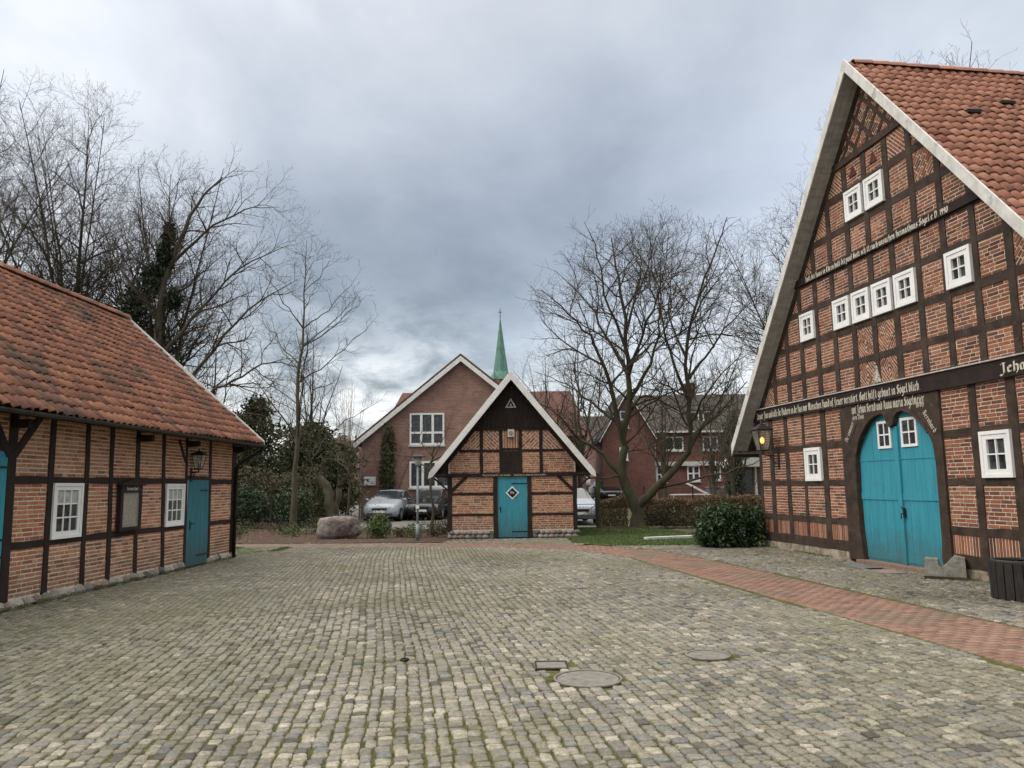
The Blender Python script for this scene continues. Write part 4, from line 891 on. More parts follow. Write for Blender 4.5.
# beds, lawn, car park
bedmesh('flower_bed', -30, -2.2, 22.4, 34, .25, .005, 'mulch', lambda x, y: (pathdist(x, y) > PW+.02) & (y > 22.4-.10*(x+2)) & ((y < 30) | (x < -9)), 1.6)
bedmesh('lawn', 1.9, 16, 19.4, 29.5, .25, .012, 'turf', lambda x, y: (x*wdir[0]+y*wdir[1] < 9.2) & (y > 20.9-.10*(x-1.2)) & (pathdist(x, y) > PW+.05), 1.5)
sheet('grass_verge', [(-12, 18.7), (-6.9, 18.7), (-6.4, 20.2), (-7.2, 21.3), (-12, 21.9)], .0, 'turf')
sheet('car_park', [(-14, 30), (1.5, 30), (1.6, 24.5), (4.0, 24.5), (4.0, 75), (-14, 75)], -.02, 'asphalt')
sheet('street', [(-60, 76), (90, 76), (90, 84), (-60, 84)], -.015, 'asphalt')
def blades(name, n, fx, mat, h=.05, w=.006, lab=None):
    x, y = fx(n); N = len(x); a = rng.uniform(0, 6.28, N); hh = h*rng.uniform(.5, 1.5, N); ln = rng.normal(0, .4, (N, 2))*hh[:, None]
    z = 1.5*(.010*hnoise(x, y, 1.1, 3)+.014*hnoise(x, y, .35, 5))+.012
    V = np.zeros((N, 3, 3)); V[:, 0] = np.stack([x-np.cos(a)*w, y-np.sin(a)*w, z], -1); V[:, 1] = np.stack([x+np.cos(a)*w, y+np.sin(a)*w, z], -1); V[:, 2] = np.stack([x+ln[:, 0], y+ln[:, 1], z+hh], -1)
    o = npmesh(name, V.reshape(-1, 3), np.arange(N*3).reshape(-1, 3), np.repeat(rng.random(N), 3), mat); return tag(o, lab, 'grass', kind='stuff')
def lawnpts(n):
    x = rng.uniform(1.6, 13, n); y = rng.uniform(20.3, 29, n)
    k = (x*wdir[0]+y*wdir[1] < 9.2) & (y > 20.6-.10*(x-1.2)+.35*hnoise(x, y, 2, 4)) & (pathdist(x, y) > PW+.05+.2*rng.random(n)) & ~((x < 2.1) & (y > 24)); return x[k], y[k]
blades('lawn_grass', 90000, lawnpts, W['grassblade'], .045, .007, 'short green grass of the lawn beside the shed')
def vergepts(n):
    x = rng.uniform(-9.2, -6.0, n); y = rng.uniform(18.7, 21.4, n); k = (hnoise(x, y, 1.5, 6) > -.05) & (pathdist(x, y) > PW+.1); return x[k], y[k]
blades('verge_grass', 16000, vergepts, W['grassblade'], .03, .007, 'thin mossy grass growing among cobbles by the barn corner')
def mosspts(n):
    x = rng.uniform(-6.4, 8.5, n); y = rng.uniform(2.6, 21, n); k = yard(x, y) & (hnoise(x, y, .8, 12)+.5*hnoise(x, y, 3, 13) > .05); 
    # keep to the joints: reject points close to a stone centre
    return x[k], y[k]
blades('joint_moss', 9000, mosspts, W['grassblade'], .009, .004, 'tiny moss and grass tufts in the cobble joints')

def footpts(n):
    s_ = rng.uniform(.1, 12.5, n); o_ = np.abs(rng.normal(0, .06, n))+.085; m_ = rng.random(n) < .5
    x = np.where(m_, LP.x+LD.x*s_+LN.x*o_, RP.x+RD.x*s_*.83+RNo.x*(o_-.03)); y = np.where(m_, LP.y+LD.y*s_+LN.y*o_, RP.y+RD.y*s_*.83+RNo.y*(o_-.03))
    door = np.where(m_, (s_ > 1.35) & (s_ < 2.5), (s_*.83 > 4.1) & (s_*.83 < 6.9)); k = ~door & (hnoise(x, y, 3.5, 21) > -.12); return x[k], y[k]
blades('wall_foot_weeds', 3200, footpts, W['grassblade'], .035, .006, 'small weeds and moss growing along the foot of the barn and farmhouse walls')

# ================================================================== vegetation
class Tubes:
    def __init__(s): s.G = {}
    def add(s, P, rad, k): s.G.setdefault((len(P), k), []).append((np.asarray(P, float), np.asarray(rad, float)))
    def build(s, name, mat, parent):
        Vs, Fs, n = [], [], 0
        for (m, k), L in s.G.items():
            P = np.stack([q[0] for q in L]); rad = np.stack([q[1] for q in L]); N = len(L)
            T_ = np.gradient(P, axis=1); T_ /= np.linalg.norm(T_, axis=2, keepdims=True)+1e-9
            ref = np.where(np.abs(T_[:, :1, 2:]) > .8, np.array([1., 0, 0]), np.array([0, 0, 1.])); a = np.cross(T_, ref); a /= np.linalg.norm(a, axis=2, keepdims=True)+1e-9; b = np.cross(T_, a)
            an = np.arange(k)*2*math.pi/k
            V = P[:, :, None]+rad[:, :, None, None]*(np.cos(an)[:, None]*a[:, :, None]+np.sin(an)[:, None]*b[:, :, None])
            i, j = np.meshgrid(np.arange(m-1), np.arange(k), indexing='ij'); j2 = (j+1) % k
            f = np.stack([i*k+j, i*k+j2, (i+1)*k+j2, (i+1)*k+j], -1).reshape(-1, 4)
            Fs.append((f[None]+(np.arange(N)*m*k)[:, None, None]+n).reshape(-1, 4)); Vs.append(V.reshape(-1, 3)); n += N*m*k
        return npmesh(name, np.concatenate(Vs), np.concatenate(Fs), None, mat, parent, True)
def smooth(pts, n=4):
    P = np.array(pts, float); out = []
    Q = np.vstack([2*P[0]-P[1], P, 2*P[-1]-P[-2]])
    for i in range(1, len(Q)-2):
        for t in np.arange(n)/n:
            out.append(.5*((2*Q[i])+(-Q[i-1]+Q[i+1])*t+(2*Q[i-1]-5*Q[i]+4*Q[i+1]-Q[i+2])*t*t+(-Q[i-1]+3*Q[i]-3*Q[i+1]+Q[i+2])*t**3))
    out.append(P[-1]); return np.array(out)
def walk(g_, p, d, L, n, wob, trop):
    st = L/n; N = g_.normal(0, wob, (n, 3)).tolist(); x, y, z = float(p[0]), float(p[1]), float(p[2]); a, b, c = float(d[0]), float(d[1]), float(d[2]); P = [(x, y, z)]
    l = math.sqrt(a*a+b*b+c*c); a /= l; b /= l; c /= l
    for q in N:
        a += q[0]; b += q[1]; c += q[2]+trop; l = math.sqrt(a*a+b*b+c*c); a /= l; b /= l; c /= l
        x += a*st; y += b*st; z += c*st; P.append((x, y, z))
    return P
def sprout(g_, T_, P, rad, lev, prm):
    """children along a limb: spacing, angle, length by level"""
    if lev >= len(prm): return
    q = prm[lev]; P = [tuple(map(float, p)) for p in P]; rad = [float(r) for r in rad]
    seg = [math.dist(P[i], P[i+1]) for i in range(len(P)-1)]; L = sum(seg)
    if L < .02: return
    n = max(1, int((1-q['start'])*L*q['dens']*g_.uniform(.8, 1.2))); ph = g_.uniform(0, 6.28); U4 = g_.random((n, 4)).tolist()
    k = 0; acc = 0.
    for i in range(n):
        u0, u1, u2, u3 = U4[i]; f = q['start']+(1-q['start'])*(i+u0)/n; dpos = f*L
        while k < len(seg)-1 and acc+seg[k] < dpos: acc += seg[k]; k += 1
        t = min(1, max(0, (dpos-acc)/seg[k])); A, B = P[k], P[k+1]; p = tuple(A[c]+(B[c]-A[c])*t for c in range(3)); r = rad[k]+(rad[k+1]-rad[k])*t
        d = tuple((B[c]-A[c])/seg[k] for c in range(3)); ph += 2.1+u1*.7
        a = (d[1]*1.-d[2]*.2, d[2]*.3-d[0]*1., d[0]*.2-d[1]*.3); l = math.sqrt(sum(c*c for c in a))+1e-9; a = tuple(c/l for c in a)
        b = (d[1]*a[2]-d[2]*a[1], d[2]*a[0]-d[0]*a[2], d[0]*a[1]-d[1]*a[0]); an = R(q['ang']*(.7+.6*u2)); ca, sa, cp_, sp_ = math.cos(an), math.sin(an), math.cos(ph), math.sin(ph)
        dd = [d[c]*ca+(a[c]*cp_+b[c]*sp_)*sa for c in range(3)]; dd[2] += q.get('up', .15)
        cl = min(q['len']*(.55+.6*u3)*(1-q.get('taper', .45)*f), L*.85+.1)
        if p[2]+dd[2]*cl < q.get('floor', 1.5): dd[2] = abs(dd[2])*.5
        E_ = prm[0].get('env')
        if E_:
            e = lambda s_: sum(((p[c]+dd[c]*cl*s_-E_[c])/E_[3+c])**2 for c in range(3))
            if e(0) > 1.12: continue
            if e(1) > 1: cl *= .5
        m = q['n']; C = walk(g_, p, dd, cl, m, q['wob'], q.get('trop', .03)); r0 = min(r*.72, q['r']*cl/q['len']*1.1); r1 = max(r0*.3, q.get('rmin', .003)); rr = [r0+(r1-r0)*i_/m for i_ in range(m+1)]
        T_[1].add(C, rr, q['k']); sprout(g_, T_, C, rr, lev+1, prm)
def bare_tree(name, label, loc, limbs, prm, seed, barkm='bark', twigm='twig', group=None, rz=0, ivy=None, scale=1):
    """limbs: list of (points in metres relative to the base, radius start, radius end)"""
    g_ = np.random.default_rng(seed); t = thing(name, label, 'tree', loc, rz, group); A, B_ = Tubes(), Tubes()
    L2 = []   # every limb is grafted onto the nearest point of an earlier limb
    for i, (pts, r0, r1) in enumerate(limbs):
        P = smooth(pts, 4)
        if i:
            best = None
            for (Q, rq) in L2:
                dd = (np.abs(Q-P[0])*np.array([1, .25, 1])).sum(1); j = int(dd.argmin())
                if best is None or dd[j] < best[0]: best = (dd[j], Q[j], rq[j])
            P = P+(best[1]-P[0])*(1-np.linspace(0, 1, len(P))**.7)[:, None]*1.0; r0 = min(r0, best[2]*.88)
        P = P+g_.normal(0, .045, P.shape)*np.sin(np.linspace(0, 3.1, len(P)))[:, None]
        L2.append((P, r0+(r1*.55-r0)*np.linspace(0, 1, len(P))**.62))
    for P, rad in L2:
        rad = rad.copy()
        if P[0, 2] < .3: rad[0] *= 1.4 if r0 > .2 else 1.1; rad[1] *= 1.15 if r0 > .2 else 1
        A.add(P, rad, 9)
    for P, rad in L2: sprout(g_, (B_, B_), P, rad, 0, prm)
    A.build('trunk', W[barkm], t); B_.build('crown', W[twigm], t)
    return t
def leaves(name, C, size, mat, parent=None, flat=0, nrm=None):
    """one folded leaf face per centre"""
    N = len(C); a = rng.normal(size=(N, 3)); a /= np.linalg.norm(a, axis=1)[:, None]; b = np.cross(a, rng.normal(size=(N, 3))); b /= np.linalg.norm(b, axis=1)[:, None]+1e-9
    if flat: a[:, 2] *= 1-flat; b[:, 2] *= 1-flat
    s_ = size*rng.uniform(.6, 1.3, N)[:, None]; V = np.stack([C-a*s_, C+b*s_*.45, C+a*s_, C-b*s_*.45], 1)
    return npmesh(name, V.reshape(-1, 3), np.arange(N*4).reshape(-1, 4), np.repeat(rng.random(N), 4), mat, parent)
def cloud(n, cx, cy, cz, rx, ry, rz, seed=0, shell=.35, lump=.25, box=False):
    g_ = np.random.default_rng(seed); d = g_.normal(size=(n, 3)); d /= np.linalg.norm(d, axis=1)[:, None]
    if box: d = d/np.abs(d).max(1)[:, None]**.8
    r = 1-shell*g_.random(n)**1.6
    l = 1+lump*(np.sin(d[:, 0]*5+seed)*np.sin(d[:, 1]*6+seed*2)+np.sin(d[:, 2]*7+seed*3)*np.sin(d[:, 0]*9+1)*.6)
    return np.array([cx, cy, cz])+d*(r*l)[:, None]*np.array([rx, ry, rz])
FINE = [dict(start=.12, dens=2.0, ang=48, len=2.6, n=7, wob=.13, r=.04, k=5, trop=.05, taper=.4), dict(start=.12, dens=3.6, ang=42, len=1.2, n=5, wob=.14, r=.016, k=4, trop=.04), dict(start=.1, dens=6.0, ang=40, len=.6, n=4, wob=.16, r=.008, k=3, trop=.03, rmin=.003), dict(start=.1, dens=7, ang=40, len=.28, n=2, wob=.16, r=.0045, k=3, trop=.02, rmin=.0025)]
def z8(l, y): return l
# --- big beech on the lawn
def mt(L, ys):
    out = []
    for i, (a, b) in enumerate(L):
        out.append(((500+a*.469-637)/26.9*1.0, ys*i/(len(L)-1)*1.0, (528-(180+b*.469))/26.9*1.04))
    return out
limbs = [(mt([(290, 748), (290, 700), (264, 640), (274, 560), (286, 460), (285, 340), (270, 220), (258, 130)], .5), .31, .035),
 (mt([(292, 700), (345, 650), (398, 590), (404, 490), (397, 400), (420, 300), (465, 190), (490, 120)], -1.2), .19, .025),
 (mt([(284, 480), (325, 420), (358, 350), (372, 250), (378, 140)], 1.6), .13, .02), (mt([(270, 590), (238, 460), (205, 380), (150, 320), (95, 275)], -1.8), .12, .018),
 (mt([(282, 420), (240, 330), (190, 240), (135, 180)], 1.8), .12, .016), (mt([(262, 640), (225, 600), (178, 560), (120, 500), (62, 470)], .9), .12, .015),
 (mt([(402, 560), (450, 520), (500, 460), (545, 420)], 1.5), .10, .015), (mt([(402, 440), (450, 380), (500, 320), (555, 285)], -2.0), .10, .014),
 (mt([(404, 480), (362, 380), (335, 260), (320, 130)], -1.6), .10, .014), (mt([(290, 430), (312, 350), (340, 270), (350, 170)], -2.6), .10, .014),
 (mt([(330, 660), (430, 640), (500, 622), (560, 600)], -1.6), .07, .012), (mt([(275, 540), (225, 500), (160, 440), (85, 400)], 2.6), .09, .012),
 (mt([(285, 360), (240, 260), (215, 160), (190, 120)], -.9), .08, .012), (mt([(400, 400), (380, 300), (400, 200), (420, 110)], 2.4), .09, .012),
 (mt([(400, 340), (470, 290), (520, 220), (560, 180)], 1.0), .08, .012), (mt([(286, 330), (320, 230), (330, 150), (300, 90)], 2.0), .08, .012),
 (mt([(280, 520), (330, 470), (420, 500), (520, 520)], 3.0), .08, .012), (mt([(262, 630), (200, 640), (150, 620), (110, 600)], -1.2), .05, .01)]
bare_tree('beech_tree', 'large spreading bare beech with mossy forked trunk on the lawn behind the brown hedge', (4.52, 28.4, 0), limbs, [dict(FINE[0], start=.24, dens=2.2, len=3.3, r=.045, ang=50, n=9, up=.10, taper=.35, trop=.02, wob=.13, env=(.55, 0, 7.0, 4.9, 4.9, 4.9)), dict(FINE[1], dens=4.0, len=1.7, r=.024, n=6, ang=46, up=.06, wob=.14), dict(FINE[2], dens=5.0, len=.85, r=.0125, up=.08, n=3), dict(FINE[3], dens=6, len=.38, r=.0075, rmin=.0045, n=2)], 3)
# --- slim tree by the flower bed
def slim(h, seed, lean=.0):
    g_ = np.random.default_rng(seed); L = [([(0, 0, 0), (.05, 0, h*.25), (.12+lean, .05, h*.5), (.2+lean, 0, h*.75), (.25+lean, .05, h)], .15, .015)]
    for i in range(17):
        z = h*(.34+.037*i); a = g_.uniform(0, 6.28); l = (h-z)*.42+.6; L.append(([(.1, 0, z), (.1+math.cos(a)*l*.35, math.sin(a)*l*.35, z+l*.28), (.1+math.cos(a)*l*.8, math.sin(a)*l*.8, z+l*.72), (.1+math.cos(a)*l, math.sin(a)*l, z+l*1.0)], .036, .006))
    return L
bare_tree('slim_tree', 'slim straight bare tree rising from the flower bed behind the granite boulder', (-8.2, 29.0, 0), slim(11.2, 5), [dict(FINE[0], start=.2, dens=2.8, len=1.2, r=.018, env=(.2, 0, 7.2, 3.3, 3.3, 4.3)), dict(FINE[1], len=.65, dens=4, r=.009), dict(FINE[2], len=.35, dens=6), dict(FINE[3], len=.2, dens=5)], 11, 'bark_grey')
# --- tall trees behind the barn
def tall(h, seed, n=7, spread=.42, r=.26, fork=.12):
    g_ = np.random.default_rng(seed); L = []
    for i in range(n):
        a = 2*math.pi*i/n+g_.uniform(-.4, .4); s_ = spread*h*g_.uniform(.35, 1.0)*(0 if i == 0 else 1); hh = h*g_.uniform(.82, 1.0)*(1 if i == 0 else .93); z0 = h*fork*g_.uniform(.8, 2.2)
        c, s2 = math.cos(a), math.sin(a)
        L.append(([(0, 0, 0 if i == 0 else z0), (c*s_*.22, s2*s_*.22, z0+(hh-z0)*.3), (c*s_*.5, s2*s_*.5, z0+(hh-z0)*.6), (c*s_, s2*s_, hh)], r if i == 0 else r*.62, .02))
        if i % 2: L.append(([(c*s_*.25, s2*s_*.25, z0+(hh-z0)*.35), (c*s_*.25+s2*1.8, s2*s_*.25-c*1.8, z0+(hh-z0)*.55), (c*s_*.2+s2*4, s2*s_*.2-c*4, z0+(hh-z0)*.72)], r*.35, .015))
    return L
BIG = [dict(FINE[0], start=.18, dens=1.95, len=3.6, r=.06, n=8, floor=4, ang=50, trop=.03, up=.10, wob=.13), dict(FINE[1], dens=3.3, len=1.9, r=.026, floor=3), dict(FINE[2], dens=4.4, len=.95, r=.014, floor=3, n=3), dict(FINE[3], dens=5.5, len=.45, r=.009, floor=3, rmin=.0052)]
bare_tree('tall_tree', 'tall bare tree with several upright stems behind the left part of the barn roof', (-20.2, 35, 0), tall(20.5, 21, 8, .30, .30), [dict(BIG[0], env=(0, 0, 12.5, 7.5, 7, 8.6))]+BIG[1:], 22, 'bark_grey')
bare_tree('tall_tree', 'tall bare tree right beside its multi-stemmed neighbour behind the barn roof', (-16.6, 36, 0), tall(18.0, 31, 7, .32, .28), [dict(BIG[0], env=(0, 0, 10.5, 6.5, 6, 7.6))]+BIG[1:], 32, 'bark_grey')
iv = bare_tree('ivy_clad_tree', 'leaning bare tree wrapped in dark ivy behind the barn ridge with branches sweeping right', (-14.9, 33, 0),
 [([(0, 0, 0), (-.4, 0, 4), (-.6, 0, 8), (-.1, 0, 11.5), (.9, 0, 14.2), (1.9, .3, 15.6)], .32, .05), ([(-.5, 0, 7), (.9, .2, 9.0), (2.8, .5, 11.4), (5.0, .3, 12.4)], .13, .02), ([(-.4, 0, 5.5), (1.6, -.3, 7.2), (3.6, -.5, 9.4), (5.6, -.4, 10.6)], .14, .02),
  ([(-.3, 0, 5.0), (1.4, .5, 5.6), (2.6, .8, 6.3), (4.2, 1, 7.2), (5.8, 1, 6.8)], .12, .02), ([(0, 0, 11), (1.6, -.6, 12.4), (3.4, -1, 13.4), (5.0, -1.2, 13.6)], .10, .015), ([(-.2, 0, 10), (-1.6, .8, 12.6), (-2.4, 1.2, 15)], .10, .015),
  ([(-.5, 0, 9), (-1.8, -.8, 11), (-3, -1.4, 13.6)], .1, .015), ([(0, 0, 4), (1.5, .2, 4.2), (3.5, .2, 4.8), (5.4, 0, 4.4)], .08, .012)], [dict(BIG[0], dens=1.9, len=2.8, start=.3, floor=3), dict(BIG[1], dens=3.0, len=1.5), dict(BIG[2], dens=5), BIG[3]], 45, 'bark_grey')
ic = []
for (x, z, rx, rz_) in [(-.5, 8.2, .8, 1.3), (-.75, 9.6, .8, 1.0), (-.35, 10.8, .85, .9), (.2, 11.9, .7, .8), (.75, 13.0, .6, .9), (-.2, 7.0, .6, 1.0), (1.25, 10.9, .5, .5), (-1.1, 8.6, .4, .8), (1.55, 6.9, .5, .75), (.9, 13.9, .35, .6)]:
    ic.append(cloud(1500, x-1.15, 0, z-1.0, rx*.72, rx*.7, rz_*.95, int(z*10), .8, .35))
leaves('ivy', np.concatenate(ic), .085, W['ivy'], iv)
bare_tree('tall_tree', 'bare tree cut off by the left edge of the photo behind the barn', (-27.0, 36, 0), tall(22.5, 61, 6, .26, .28), [dict(BIG[0], env=(0, 0, 14, 6.5, 6.5, 9))]+BIG[1:], 62, 'bark_grey')
MED = [dict(BIG[0], dens=1.3, len=2.6, floor=1.5), dict(BIG[1], dens=2.1, len=1.3, floor=1), dict(BIG[2], dens=3.5, len=.7, floor=1), dict(BIG[3], len=.35, floor=1)]
dup(pol, None, (-10.2, 33.5, 0), 2.0, .8, 'smaller pollarded stump half hidden in the scrub left of the thick pollard') if 0 else None
t1 = bare_tree('bare_tree', 'bare tree standing behind the left slope of the farmhouse gable', (15.9, 41, 0), tall(17.5, 71, 7, .33, .24), [dict(BIG[0], env=(0, 0, 10.5, 6.5, 6.5, 7.4))]+BIG[1:], 72, 'bark_grey')
dup(t1, None, (23.4, 42, 0), 2.1, 1.44, 'bare treetop showing above the farmhouse roof ridge')
t2 = bare_tree('bare_tree', 'mid-sized bare tree between the shed roof and the big beech', (4.0, 46, 0), tall(10.5, 81, 6, .38, .18), MED, 82, 'bark_grey', group='bare trees along the street')
for i, (x, y, rz, sc, lab) in enumerate([(7.6, 58, 1, .95, 'bare tree in front of the grey roofed street house left of the big beech'), (13.8, 47, 2.2, .8, 'bare tree before the right windows of the deep red house'),
    (-11.5, 44, .5, 1.0, 'bare tree behind the evergreens left of the gabled brick house'), (-15.6, 40, 3.9, .95, 'bare tree above the dark garden hedge beside the barn gable'), (-19.5, 44, 5, 1.05, 'bare tree seen just above the right end of the barn roof'), (17.0, 52, 4.4, .9, 'bare tree whose twigs show beside the farmhouse eaves'), (9.8, 38, 1.3, .62, 'small bare tree between the hedge and the gable end of the deep red house'), (11.6, 41, 3.1, .7, 'small bare tree in front of the slate roof dormers'), (15.2, 46, 5.2, .8, 'bare tree in front of the deep red house nearest to the farmhouse eaves'), (8.6, 44, 0.3, .8, 'bare tree directly in front of the gable peak of the deep red house'), (1.9, 43, 2.0, .85, 'bare tree rising directly behind the shed roof on its right')]):
    dup(t2, None, (x, y, 0), rz, sc, lab)
# lower scrub tree with pale upright twigs
def besom(h, n, seed):
    g_ = np.random.default_rng(seed); L = [([(0, 0, 0), (0, 0, 1.0), (.05, 0, 2.2)], .12, .08)]
    for i in range(n):
        a = g_.uniform(0, 6.28); s_ = g_.uniform(.1, .34)*h*.5; L.append(([(0, 0, 1.6), (math.cos(a)*s_*.4, math.sin(a)*s_*.4, h*.45), (math.cos(a)*s_, math.sin(a)*s_, h*g_.uniform(.8, 1))], .035, .006))
    return L
bare_tree('birch_tree', 'pale twiggy upright bare tree left of the gabled brick house', (-9.4, 44, 0), besom(8.2, 16, 5), [dict(FINE[0], dens=2.2, len=1.3, ang=25, r=.014, start=.2), dict(FINE[1], dens=2.5, len=.6, r=.007)], 92, 'bark_grey', 'twig_pale')
# small ornamental trees in the bed
ot = bare_tree('ornamental_tree', 'small crooked ornamental tree directly behind the lamp post', (-2.9, 27.5, 0), [([(0, 0, 0), (.05, 0, 1.2), (0, 0, 2.4), (.1, 0, 3.0)], .07, .04), ([(0, 0, 2.2), (-.8, .2, 2.7), (-1.6, .1, 2.8), (-2.3, 0, 3.1)], .035, .01), ([(0, 0, 2.4), (.7, .2, 2.9), (1.4, 0, 3.2), (1.9, .2, 3.7)], .035, .01), ([(0, 0, 2.6), (-.5, .1, 3.3), (-.9, 0, 3.9)], .03, .01), ([(0, 0, 2.6), (.4, .3, 3.4), (.7, 0, 4.0)], .03, .01)],
  [dict(FINE[0], len=.9, dens=4.5, r=.014, wob=.25, ang=60), dict(FINE[1], len=.45, dens=6, r=.007, wob=.25)], 101, 'bark_grey')
dup(ot, None, (-5.9, 27.8, 0), 2.2, .9, 'crooked leafless ornamental tree in front of the silver hatchback'); 
dup(ot, None, (-8.5, 32.5, 0), 4.2, 1.05, 'leafless ornamental tree left of the silver hatchback beside the pollard')
pol = bare_tree('pollard_willow', 'thick short pollarded willow stump with a mop of thin shoots', (-6.9, 29.5, 0), [([(0, 0, 0), (.1, 0, .7), (-.15, 0, 1.5), (-.55, 0, 2.0)], .27, .3), ([(0, 0, .8), (.25, 0, 1.5), (.3, 0, 1.9)], .16, .16)], [dict(FINE[0], start=.8, dens=30, len=1.5, r=.015, ang=50, wob=.1, up=.6, k=4), dict(FINE[1], dens=3, len=.6, r=.007)], 111, 'bark_grey')

# --- shrubs and hedges
def shrub(name, label, loc, parts, mat, size, cat='shrub', group=None, stems=True, flat=0):
    t = thing(name, label, cat, loc, 0, group); leaves('foliage', np.concatenate([cloud(*p) for p in parts]), size, mat, t, flat)
    if stems:
        T_ = Tubes(); g_ = np.random.default_rng(len(label))
        for p in parts[:4]:
            for i in range(4): T_.add(walk(g_, np.array([p[1]*.8, p[2]*.8, 0.]), np.array([g_.normal(0, .4), g_.normal(0, .4), 1.]), p[3]*1.0+.05, 5, .12, .02), np.linspace(.03, .008, 6), 5)
        T_.build('stem', W['bark_grey'], t)
    return t
shrub('laurel_bush', 'dark glossy evergreen laurel hedge at the left corner of the farmhouse', (5.48, 19.95, 0), [(5200, -.18, 0, .47, .50, .56, .47, 3, .65, .2, True), (4200, .40, .05, .48, .45, .56, .47, 4, .6, .16, True), (1000, 0, 0, .86, .55, .45, .18, 5, .6, .3), (900, -.6, -.1, .35, .25, .4, .35, 6, .7, .3), (400, -.1, 0, .88, .6, .45, .2, 7, .9, .5)], W['laurel'], .055)
def hedgebox(n, x0, x1, y, d, h, g_):
    x = g_.uniform(x0, x1, n); side = g_.random(n); yy = np.where(side < .45, y-d/2, np.where(side < .6, y+d/2, y+g_.uniform(-d/2, d/2, n)))+g_.normal(0, .06, n); top = h*(1+.06*np.sin(x*1.7)+.05*np.sin(x*4.3))
    z = np.where(side >= .6, top+g_.normal(0, .04, n), g_.uniform(.02, 1, n)*top); return np.stack([x, yy, z], -1)
g0 = np.random.default_rng(8)
for i, (x0, x1, lab) in enumerate([(3.2, 4.3, 'short brown beech hedge between the gate post and the big beech trunk'), (4.9, 9.6, 'long clipped beech hedge with withered brown leaves right of the big beech')]):
    t = thing('beech_hedge', lab, 'hedge', ((x0+x1)/2, 29.6, 0)); C = hedgebox(int(7500*(x1-x0)), x0-(x0+x1)/2, x1-(x0+x1)/2, 0, .6, 1.0, g0); leaves('foliage', C, .035, W['beech'], t)
    T_ = Tubes()
    for k in range(int((x1-x0)*14)):
        xx = g0.uniform(x0, x1)-(x0+x1)/2; T_.add(walk(g0, np.array([xx, g0.uniform(-.25, .25), 0]), np.array([g0.normal(0, .2), g0.normal(0, .15), 1.]), 1.0, 5, .12, .0), np.linspace(.014, .004, 6), 4)
    T_.build('stem', W['bark_grey'], t)
# ground scrub under the hedge
shrub('ivy_patch', 'low pale green ivy patch at the foot of the long beech hedge', (6.4, 28.9, 0), [(1500, 0, 0, .25, 1.8, .35, .35, 5, .7, .3), (900, -1, 0, .5, .6, .3, .45, 6, .7, .3)], W['scrub'], .04)
shrub('round_conifer', 'bright green ball-shaped dwarf conifer in the bed', (-4.3, 24.9, 0), [(5200, 0, 0, .33, .42, .40, .35, 2, .7, .22), (700, 0, 0, .62, .2, .2, .12, 3, .8, .2)], W['bright'], .028)
shrub('low_shrub', 'low dark shrub just right of the ball-shaped conifer', (-3.65, 25.4, 0), [(900, 0, 0, .15, .32, .3, .18, 5, .7, .3)], W['scrub'], .03)
shrub('low_shrub', 'yellow green shrub directly left of the lamp post', (-3.15, 24.9, 0), [(1000, 0, 0, .22, .32, .3, .26, 7, .7, .3)], W['bright'], .028)
shrub('low_shrub', 'small green shrub at the right of the lamp post', (-2.55, 25.1, 0), [(800, 0, 0, .2, .3, .3, .25, 8, .7, .3)], W['scrub'], .03)
shrub('low_shrub', 'sparse low green shrub left of the boulder', (-7.4, 26.2, 0), [(900, 0, 0, .15, .5, .4, .22, 9, .7, .35)], W['bright'], .028)
shrub('low_shrub', 'pale low shrub in front of the slim tree', (-8.1, 27.6, 0), [(900, 0, 0, .2, .6, .3, .25, 10, .7, .35)], W['scrub'], .03)
shrub('low_shrub', 'small shrub near the barn downpipe', (-9.2, 25.2, 0), [(800, 0, 0, .2, .45, .3, .25, 12, .7, .35)], W['scrub'], .03)
shrub('low_shrub', 'brown low shrub between the boulder and the slim tree', (-6.9, 27.4, 0), [(1100, 0, 0, .25, .7, .4, .32, 15, .8, .35)], W['scrub'], .03)
shrub('low_shrub', 'wide brown undergrowth directly behind the boulder', (-5.9, 26.9, 0), [(1600, 0, 0, .28, 1.1, .4, .35, 16, .8, .35)], W['scrub'], .032)
shrub('low_shrub', 'yellowish tuft in the open bed left of the slim tree', (-9.6, 27.3, 0), [(700, 0, 0, .14, .45, .35, .2, 17, .8, .35)], W['bright'], .028)
shrub('low_shrub', 'dark undergrowth along the shed side of the lamp post', (-2.35, 26.6, 0), [(1500, 0, 0, .25, .8, .4, .32, 18, .8, .35)], W['scrub'], .032)
shrub('low_shrub', 'dense dark undergrowth at the foot of the broad garden laurel', (-11.0, 29.3, 0), [(2200, 0, 0, .2, 1.9, .5, .3, 19, .8, .35)], W['scrub'], .035)
shrub('low_shrub', 'loose bare shrub in front of the silver hatchback', (-5.2, 29.5, 0), [(700, 0, 0, .45, .7, .4, .5, 13, .9, .35)], W['scrub'], .03)
shrub('laurel_bush', 'broad dark laurel in the garden left of the slim tree', (-11.2, 31.5, 0), [(4500, 0, 0, .85, 1.25, .8, .9, 3, .5, .12), (2200, 2.2, .3, .8, .9, .8, .85, 4, .5, .15)], W['laurel'], .07)
shrub('cypress', 'narrow dark columnar cypress right of the slim tree', (-7.75, 31.0, 0), [(2500, 0, 0, 1.1, .3, .3, 1.1, 3, .5, .1)], W['conifer'], .05, 'tree')
